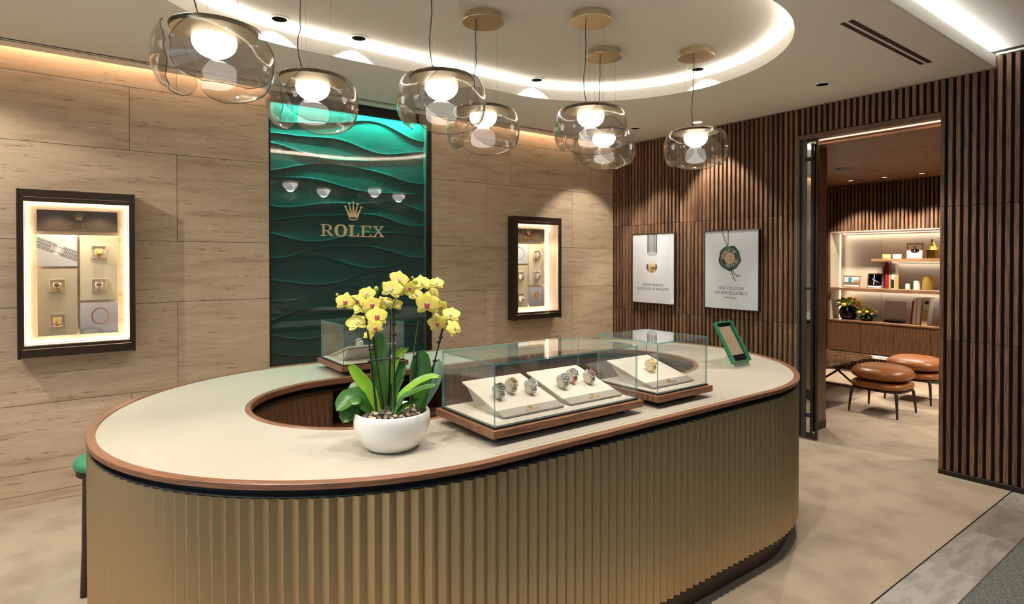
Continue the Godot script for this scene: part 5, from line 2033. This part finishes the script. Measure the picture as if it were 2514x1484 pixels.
# ---------- table mirror ----------
func build_table_mirror() -> void:
	var t := thing("table_mirror", "tilted counter mirror in a green leather tray frame on a small stand", "mirror", V(3.368, HC, -2.108))
	var tl := -atan2(0.142, 0.238)
	var fr := Transform3D(Basis(Vector3.RIGHT, tl), V(0, 0.028, 0.0))
	var w := 0.182
	var h := 0.277
	var b := MB.new()
	b.x = fr
	b.box(V(0, h / 2, -0.004), V(w, h, 0.006), 0.001)
	part(t, "tray_back", b, M.green_dark)
	for s in [-1, 1]:
		b = MB.new()
		b.x = fr
		b.box(V(s * (w / 2 - 0.003), h / 2, 0.010), V(0.006, h, 0.025), 0.001)
		part(t, "tray_side", b, M.green_leather)
		b = MB.new()
		b.x = fr
		b.box(V(0, h / 2 + s * (h / 2 - 0.003), 0.010), V(w - 0.012, 0.006, 0.025), 0.001)
		part(t, "tray_end", b, M.green_leather)
	b = MB.new()
	b.x = fr
	b.box(V(0, h / 2 - 0.004, 0.001), V(w - 0.026, h - 0.032, 0.003), 0.0008)
	part(t, "mirror_glass", b, mat(rgb8(40, 42, 42), 0.08, 0.6))
	b = MB.new()
	b.x = fr
	b.box(V(0, h / 2 + 0.012, 0.003), V(w - 0.044, h - 0.080, 0.003), 0.001)
	part(t, "mirror_plate", b, mat(rgb8(206, 182, 152), 0.22, 0.45))
	b = MB.new()
	b.x = Transform3D(Basis(Vector3.UP, -PI / 2), V(-0.085, 0, 0))
	b.prism(PackedVector2Array([W(0.010, 0.0), W(0.0, 0.030), W(-0.040, 0.085), W(-0.108, 0.0)]), -0.17)
	part(t, "stand", b, M.pot_green)

# ---------- stools ----------
func build_stools() -> void:
	for n in 2:
		var at: Vector3 = [V(0.128, 0, -3.525), V(2.95, 0, -4.16)][n]
		var t := thing("stool", ["green padded stool with dark wood legs behind the counter's left end", "green padded stool with low back between counter and stone wall"][n], "stool", at, 0.0, "customer stools")
		var k: float = [0.75, 1.0][n]
		var y: float = [0.10, 0.0][n]
		var b := MB.new()
		b.lathe([W(0.0, 0.548 + y), W(0.10 * k, 0.547 + y), W(0.165 * k, 0.538 + y), W(0.196 * k, 0.520 + y), W(0.203 * k, 0.502 + y), W(0.192 * k, 0.486 + y), W(0.0, 0.484 + y)], 40, Vector3.ZERO, 0.9)
		part(t, "seat", b, M.green_leather)
		b = MB.new()
		b.lathe([W(0.0, 0.484 + y), W(0.186 * k, 0.484 + y), W(0.186 * k, 0.455 + y), W(0.0, 0.455 + y)], 40)
		part(t, "seat_frame", b, M.bronze_dark)
		for q in 4:
			var a := deg_to_rad(138.0) + PI / 2 * q
			var p := MB.new()
			p.tube([V(cos(a) * 0.155 * k, 0.47 + y, sin(a) * 0.155 * k), V(cos(a) * 0.172 * k, 0.22, sin(a) * 0.172 * k), V(cos(a) * 0.195 * k, 0.0, sin(a) * 0.195 * k)], [0.026, 0.022, 0.017], 10)
			part(t, "leg", p, M.slat_leg)
		b = MB.new()
		for q in 4:
			var a := deg_to_rad(138.0) + PI / 2 * q
			var c := a + PI / 2
			b.tube([V(cos(a) * 0.17 * k, 0.20, sin(a) * 0.17 * k), V(cos(c) * 0.17 * k, 0.20, sin(c) * 0.17 * k)], 0.009, 8)
		part(t, "stretcher", b, M.bronze_dark)
		if n == 1:
			b = MB.new()
			var rows := []
			for q in [[0.58, 0.170], [0.59, 0.200], [0.66, 0.212], [0.735, 0.205], [0.745, 0.185], [0.66, 0.176], [0.58, 0.170]]:
				var line := PackedVector3Array()
				for j in 17:
					var a := deg_to_rad(200.0 + 140.0 * j / 16.0)
					line.append(V(cos(a) * q[1], q[0], sin(a) * q[1]))
				rows.append(line)
			b.grid(rows, false, 1.0)
			part(t, "backrest", b, M.green_dark)
			for a in [225.0, 315.0]:
				b = MB.new()
				b.tube([V(cos(deg_to_rad(a)) * 0.175, 0.46, sin(deg_to_rad(a)) * 0.175), V(cos(deg_to_rad(a)) * 0.195, 0.62, sin(deg_to_rad(a)) * 0.195)], 0.010, 8)
				part(t, "back_post", b, M.bronze_dark)

# ---------- things on the side room's shelves ----------
func photo_frame(label: String, at: Vector3, w: float, h: float, tex: Texture2D, lean := 0.14) -> void:
	var t := thing("photo_frame", label, "photo frame", at, -PI / 2, "photo frames on the niche shelves")
	var fr := Transform3D(Basis(Vector3.RIGHT, -lean), Vector3.ZERO)
	var e := 0.011
	for s in [-1, 1]:
		var b := MB.new()
		b.x = fr
		b.box(V(s * (w / 2 - e / 2), h / 2, 0), V(e, h, 0.014), 0.001, 1)
		part(t, "frame_side", b, M.shelf_wood)
		b = MB.new()
		b.x = fr
		b.box(V(0, h / 2 + s * (h / 2 - e / 2), 0), V(w - 2 * e, e, 0.014), 0.001, 0)
		part(t, "frame_rail", b, M.shelf_wood)
	var c := card(V(0, h / 2, 0.002), w - 2 * e, h - 2 * e)
	for i in c.v.size():
		c.v[i] = fr * c.v[i]
		c.n[i] = fr.basis * c.n[i]
	part(t, "print", c, picture(tex, 0.2))
	var bk := MB.new()
	bk.x = fr
	bk.box(V(0, h / 2, -0.003), V(w - 2 * e, h - 2 * e, 0.006))
	bk.x = Transform3D(Basis(Vector3.RIGHT, 0.30), V(0, 0.0, -0.052))
	bk.box(V(0, h * 0.30, 0), V(w * 0.25, h * 0.60, 0.004))
	part(t, "easel_back", bk, M.bronze_dark)

func book(label: String, z: float, y: float, th: float, h: float, depth: float, cover: Material, lean := 0.0, group := "", x := 8.86) -> Node3D:
	# spine towards the room (local +z), thickness along local x
	var t := thing("book", label, "book", V(x, y, z), -PI / 2, group)
	t.rotation.z = 0.0
	var fr := Transform3D(Basis(Vector3.BACK, lean), Vector3.ZERO)
	var b := MB.new()
	b.x = fr
	b.box(V(-th / 2 + 0.0015, h / 2, -depth / 2), V(0.003, h, depth), 0.0005)
	b.box(V(th / 2 - 0.0015, h / 2, -depth / 2), V(0.003, h, depth), 0.0005)
	b.box(V(0, h / 2, -0.0015), V(th, h, 0.003), 0.0008)
	part(t, "cover", b, cover)
	b = MB.new()
	b.x = fr
	b.box(V(0, h / 2, -depth / 2 - 0.001), V(th - 0.006, h - 0.008, depth - 0.008))
	part(t, "pages", b, M.felt)
	return t

func bouquet(label: String, at: Vector3, rb: float, hb: float, spread: float, seed_: int, n: int) -> void:
	var t := thing("flower_arrangement", label, "flowers", at, 0.0, "flower arrangements in black vases")
	var b := MB.new()
	b.lathe([W(rb * 0.70, hb), W(rb * 0.78, hb * 0.97), W(rb * 0.97, hb * 0.72), W(rb, hb * 0.48), W(rb * 0.9, hb * 0.18), W(rb * 0.7, 0.0), W(0, 0)], 32, Vector3.ZERO, 1.2)
	part(t, "vase", b, M.vase_black)
	var r := RandomNumberGenerator.new()
	r.seed = seed_
	var mats := ["fl_yellow", "fl_lime", "fl_white", "fl_orange", "fl_yellow", "fl_lime", "fl_white"]
	var lf := MB.new()
	for k in 22:
		var a := r.randf() * TAU
		var d := V(cos(a), r.randf_range(-0.5, 0.5), sin(a)).normalized()
		var c := V(0, hb + 0.01, 0)
		lf.slab(ribbon([c, c + d * spread * 0.6 + V(0, 0.015, 0), c + d * spread * 1.12 + V(0, -0.01, 0)], 0.026, V(-0.6, 0.7, 0.2), 8, 5), 0.001)
	part(t, "foliage", lf, M.leaf)
	for k in n:
		var f := (k + 0.5) / n
		var el := asin(1.0 - 0.95 * f)
		var a := k * 2.39996
		var c := V(cos(el) * cos(a) * spread, hb + 0.01 + sin(el) * spread * 0.62, cos(el) * sin(a) * spread)
		var s := r.randf_range(0.020, 0.029) * spread / 0.11
		b = MB.new()
		# ruffled bloom: three rings of cupped petals round a heart
		b.ball(c, Vector3.ONE * s * 0.55, 10)
		for q in 3:
			for j in 7:
				var aa := TAU * (j + q * 0.4) / 7.0
				var el2: float = [0.1, 0.55, 1.0][q]
				var d := V(cos(aa) * cos(el2), sin(el2), sin(aa) * cos(el2))
				b.ball(c + d * s * 0.72, V(0.36, 0.30, 0.36) * s, 6)
		part(t, "bloom", b, M[mats[r.randi() % 7]])

func build_shelf_things() -> void:
	var land := image(60, 40, func(u, v):
		if v > 0.86: return Color(0.9, 0.9, 0.88)
		if u > 0.30 and u < 0.50 and v > 0.10 and v < 0.55: return Color(0.22, 0.52, 0.52)
		if u > 0.62 and v > 0.30 and v < 0.55: return Color(0.62, 0.58, 0.52)
		if v > 0.55: return Color(0.36, 0.36, 0.28) if fposmod(u * 7 + v * 3, 1.0) < 0.5 else Color(0.55, 0.50, 0.36)
		return Color(0.74, 0.80, 0.86))
	var night := image(44, 50, func(u, v):
		if v > 0.88: return Color(0.88, 0.88, 0.88)
		if absf(u - 0.45) < 0.03 and v < 0.8 or absf(v - 0.45 - (u - 0.45) * 0.5) < 0.03 and u > 0.3 and u < 0.9: return Color(0.9, 0.92, 0.95)
		if v > 0.5 and fposmod(u * 5.0, 1.0) < 0.3: return Color(0.3, 0.14, 0.12)
		return Color(0.03, 0.06, 0.08))
	var man := image(48, 54, func(u, v):
		var bg := Color(0.90, 0.91, 0.92)
		if W((u - 0.5) / 0.085, (v - 0.24) / 0.11).length() < 1.0:
			return Color(0.22, 0.2, 0.2) if v < 0.17 else Color(0.62, 0.6, 0.58)
		if W((u - 0.52) / 0.30, (v - 0.50) / 0.15).length() < 1.0:
			return Color(0.86, 0.86, 0.86) if absf(u - 0.49) < 0.04 and v < 0.52 else Color(0.13, 0.13, 0.15)
		return bg)
	var y1 := 1.607
	var y2 := 1.198
	var y3 := 0.737
	photo_frame("photo frame with a black and white portrait on the top shelf", V(8.97, y1, -3.081), 0.190, 0.210, man, 0.10)
	photo_frame("photo frame with a daytime view of a glass tower, leftmost on the middle shelf", V(8.94, y2, -3.86), 0.232, 0.168, land)
	photo_frame("photo frame with a dark night view beside the red book", V(8.94, y2, -3.556), 0.190, 0.208, night)
	# bowls and vases
	for q in [["bowl", "amber stone bowl at the left end of the top shelf", V(8.98, y1, -3.417), "tan_bowl", rgb8(214, 168, 118)], ["bowl", "white stone bowl beside the portrait frame on the top shelf", V(8.98, y1, -3.289), "white_bowl", rgb8(244, 238, 224)]]:
		var t := thing(q[0], q[1], "bowl", q[2], 0.0, "small bowls on the top shelf")
		var b := MB.new()
		b.lathe([W(0.0, 0.045), W(0.044, 0.046), W(0.047, 0.062), W(0.051, 0.061), W(0.053, 0.044), W(0.051, 0.008), W(0.046, 0.0), W(0.0, 0.0)], 28)
		part(t, "bowl_body", b, mat(q[4], 0.35))
	var g := thing("gold_vase", "faceted mirror-gold vase with pointed neck at the right of the top shelf", "vase", V(8.98, y1, -2.88))
	var gb := MB.new()
	for i in 8:
		var a0 := TAU * i / 8.0
		var a1 := TAU * (i + 1) / 8.0
		var pf := [W(0.010, 0.258), W(0.014, 0.215), W(0.068, 0.118), W(0.070, 0.002)]
		for k in 3:
			var p := [V(cos(a0) * pf[k].x, pf[k].y, sin(a0) * pf[k].x), V(cos(a1) * pf[k].x, pf[k].y, sin(a1) * pf[k].x), V(cos(a1) * pf[k + 1].x, pf[k + 1].y, sin(a1) * pf[k + 1].x), V(cos(a0) * pf[k + 1].x, pf[k + 1].y, sin(a0) * pf[k + 1].x)]
			gb.face(p, V(cos((a0 + a1) / 2), 0.2, sin((a0 + a1) / 2)), [W(0, 0), W(1, 0), W(1, 1), W(0, 1)])
	gb.lathe([W(0.0, 0.260), W(0.010, 0.258)], 8)
	part(g, "vase_body", gb, M.gold_bright)
	# books on the middle shelf
	book("dark thin book leaning against the upright on the middle shelf", -3.412, y2, 0.022, 0.31, 0.20, M.black_book, 0.0, "", 8.90)
	book("thick red book on the middle shelf", -3.380, y2, 0.040, 0.355, 0.24, M.red, 0.0, "", 8.885)
	book("tan-spined book between red and white books on the middle shelf", -3.344, y2, 0.026, 0.345, 0.24, M.tan_book, 0.0, "", 8.885)
	var k := book("white book numbered 24 turned to show its cover", -3.300, y2, 0.050, 0.335, 0.10, M.book_white, 0.0, "", 8.885)
	var b2 := MB.new()
	b2.text("24", W(-0.020, 0.225), W(0.022, 0.275), 0.001)
	part(k, "lettering", b2, M.ink)
	part(k, "cover_picture", bx(V(-0.024, 0.01, 0.0), V(0.010, 0.13, 0.0012)), M.black_book)
	bookend("brass bookend against the white book on the middle shelf", V(8.87, y2, -3.256), 0.050, 0.196)
	for q in [["small white candle, shorter of the pair on the middle shelf", -3.148, 0.027, 0.076], ["larger white candle beside the amber glass", -3.042, 0.038, 0.117]]:
		var t := thing("candle", q[0], "candle", V(8.95, y2, q[1]), 0.0, "white candles")
		var b := MB.new()
		b.lathe([W(0.0, q[3] - 0.006), W(q[2] * 0.82, q[3] - 0.006), W(q[2] * 0.92, q[3]), W(q[2], q[3] - 0.003), W(q[2], 0.004), W(q[2] * 0.9, 0.0), W(0.0, 0.0)], 28)
		part(t, "candle_body", b, M.white)
		b = MB.new()
		b.tube([V(0, q[3] - 0.008, 0), V(0.001, q[3] + 0.004, 0)], 0.0012, 5)
		part(t, "wick", b, M.black)
	var am := thing("amber_glass", "squat amber glass tumbler at the right of the middle shelf", "glass", V(8.95, y2, -2.92))
	var ab := MB.new()
	ab.lathe([W(0.052, 0.012), W(0.054, 0.196), W(0.060, 0.197), W(0.060, 0.01), W(0.055, 0.0), W(0.0, 0.0)], 32)
	ab.lathe([W(0.0, 0.012), W(0.052, 0.012)], 32)
	part(am, "tumbler", ab, M.amber)
	# counter of the niche
	bouquet("larger bouquet of yellow and green blooms in a round black vase", V(8.96, y3, -3.905), 0.118, 0.185, 0.155, 5, 20)
	bouquet("smaller bouquet of yellow and white blooms in a low black vase", V(8.93, y3, -3.645), 0.083, 0.085, 0.115, 9, 16)
	var pn := thing("boxed_catalogue", "pale square boxed catalogue upright on a dark stand", "box", V(8.95, y3, -3.305), -PI / 2)
	var pb := MB.new()
	pb.x = Transform3D(Basis(Vector3.RIGHT, -0.10), V(0, 0.018, 0))
	pb.box(V(0, 0.135, 0), V(0.262, 0.270, 0.022), 0.002)
	part(pn, "box", pb, mat(rgb8(196, 188, 184), 0.5))
	pb = MB.new()
	pb.box(V(0, 0.006, 0.0), V(0.235, 0.012, 0.10), 0.002)
	pb.box(V(0, 0.016, 0.040), V(0.235, 0.026, 0.012), 0.002)
	part(pn, "stand", pb, M.bronze_dark)
	pb = MB.new()
	pb.x = Transform3D(Basis(Vector3.RIGHT, -0.10), V(0, 0.018, 0.0112))
	for s in [-1, 1]:
		pb.face([V(0, 0.185, 0.0006), V(s * 0.026, 0.168, 0.0006), V(s * 0.026, 0.165, 0.0006), V(0, 0.181, 0.0006)], Vector3.BACK, [W(0, 0), W(1, 0), W(1, 1), W(0, 1)])
	part(pn, "emblem", pb, M.taupe)
	book("thin red book leaning left on the niche counter", -3.086, y3, 0.022, 0.315, 0.20, M.red, -0.09, "", 8.88)
	book("white book next to the thin red book on the niche counter", -3.052, y3, 0.040, 0.348, 0.22, M.book_white, -0.05, "", 8.88)
	book("thicker white book on the niche counter", -3.006, y3, 0.044, 0.362, 0.22, M.white, -0.05, "", 8.88)
	var lb := book("large pale book showing its printed cover beside the bookend", -2.945, y3, 0.070, 0.366, 0.16, M.book_white, -0.10, "", 8.90)
	var lt := MB.new()
	lt.x = Transform3D(Basis(Vector3.BACK, -0.10), Vector3.ZERO)
	lt.box(V(0.004, 0.30, 0.0006), V(0.044, 0.045, 0.001))
	lt.box(V(0.006, 0.13, 0.0006), V(0.040, 0.12, 0.001))
	part(lb, "cover_print", lt, M.grey_dark)
	bookend("brass bookend against the pale book on the niche counter", V(8.86, y3, -2.925), 0.062, 0.198)
	var lf := thing("dried_leaf", "small orange leaf ornament at the right end of the niche counter", "ornament", V(8.95, y3, -2.80))
	var lm := MB.new()
	lm.slab(ribbon([V(0, 0.001, 0.0), V(0, 0.03, -0.012), V(0.004, 0.062, -0.03)], 0.034, V(-1, 0.2, 0), 8, 5), 0.002)
	part(lf, "leaf", lm, M.fl_orange)

func bookend(label: String, at: Vector3, w: float, h: float) -> void:
	var t := thing("bookend", label, "bookend", at, -PI / 2, "brass bookends")
	part(t, "upright_plate", bx(V(-w / 2, 0, -0.01), V(w / 2, h, 0.0), 0.001), M.brass_flat)
	part(t, "foot_plate", bx(V(-w / 2, 0, 0.0), V(w / 2, 0.003, 0.03), 0.001), M.brass_flat)

# ---------- ottomans and low table ----------
func square_turn(prof: Array, n: float, seg := 56, wob := 0.0) -> Array:
	var rows := []
	for p in prof:
		var line := PackedVector3Array()
		for j in seg + 1:
			var a := TAU * j / seg
			var c := cos(a)
			var s := sin(a)
			var k := pow(pow(absf(c), n) + pow(absf(s), n), -1.0 / n)
			var wv := 1.0 + wob * sin(a * 23.0) * sin(a * 7.0 + 1.0)
			line.append(V(c * k * p.x * wv, p.y, s * k * p.x * wv))
		rows.append(line)
	return rows

func build_ottomans_and_table() -> void:
	var names := ["tan leather ottoman nearest the doorway, with cushion and dark metal legs", "tan leather ottoman farther back, partly behind the nearest one"]
	for i in 2:
		var at: Vector3 = [V(6.785, 0, -2.615), V(7.69, 0, -2.620)][i]
		var t := thing("ottoman", names[i], "ottoman", at, 0.0, "tan leather ottomans")
		var b := MB.new()
		var pf := []
		for k in 15:
			var a := PI / 2 - PI * k / 14.0
			pf.append(W(0.275 * pow(maxf(cos(a), 0.0), 0.62) + 0.001, 0.410 + (0.092 if a > 0 else 0.072) * sin(a)))
		b.grid(square_turn(pf, 2.5, 72, 0.0035), true, 1.0)
		part(t, "cushion", b, M.tan)
		b = MB.new()
		b.grid(square_turn([W(0.001, 0.338), W(0.20, 0.338), W(0.238, 0.333), W(0.255, 0.318), W(0.258, 0.298), W(0.252, 0.278), W(0.235, 0.267), W(0.001, 0.266)], 3.4, 64), true, 1.0)
		part(t, "seat_pad", b, M.tan)
		b = MB.new()
		b.grid(square_turn([W(0.001, 0.266), W(0.246, 0.266), W(0.250, 0.260), W(0.246, 0.248), W(0.001, 0.247)], 3.4, 56), true, 1.0)
		part(t, "frame", b, M.bronze)
		for q in [[-1, -1], [1, -1], [1, 1], [-1, 1]]:
			b = MB.new()
			b.tube([V(q[0] * 0.195, 0.256, q[1] * 0.195), V(q[0] * 0.215, 0.225, q[1] * 0.210), V(q[0] * 0.228, 0.12, q[1] * 0.220), V(q[0] * 0.240, 0.0, q[1] * 0.228)], [0.016, 0.015, 0.012, 0.009], 10)
			part(t, "leg", b, M.bronze)
	var t := thing("low_table", "low table with dark brown marble top and crossed metal legs", "table", V(7.25, 0, -3.50))
	var p := PackedVector2Array()
	for q in [[0.56, 0.20, 0.0], [-0.72, 0.20, 90.0], [-0.72, -0.18, 180.0], [0.56, -0.18, 270.0]]:
		for k in 9:
			var a := deg_to_rad(q[2] + 90.0 * k / 8.0)
			p.append(W(q[0] + 0.17 * cos(a), q[1] + 0.17 * sin(a)))
	var b := MB.new()
	b.x = Transform3D(Basis(Vector3.RIGHT, PI / 2), V(0, 0.402, 0))
	b.prism(p, 0.020)
	part(t, "top", b, M.marble)
	for x in [-0.55, 0.50]:
		for s in [-1, 1]:
			b = MB.new()
			b.tube([V(x, 0.380, s * 0.24), V(x, 0.012, -s * 0.24)], 0.013, 8)
			part(t, "leg", b, M.bronze)
		part(t, "foot_bar", bx(V(x - 0.012, 0, -0.28), V(x + 0.012, 0.014, 0.28), 0.002), M.bronze)
		part(t, "top_rail", bx(V(x - 0.012, 0.370, -0.28), V(x + 0.012, 0.382, 0.28), 0.002), M.bronze)
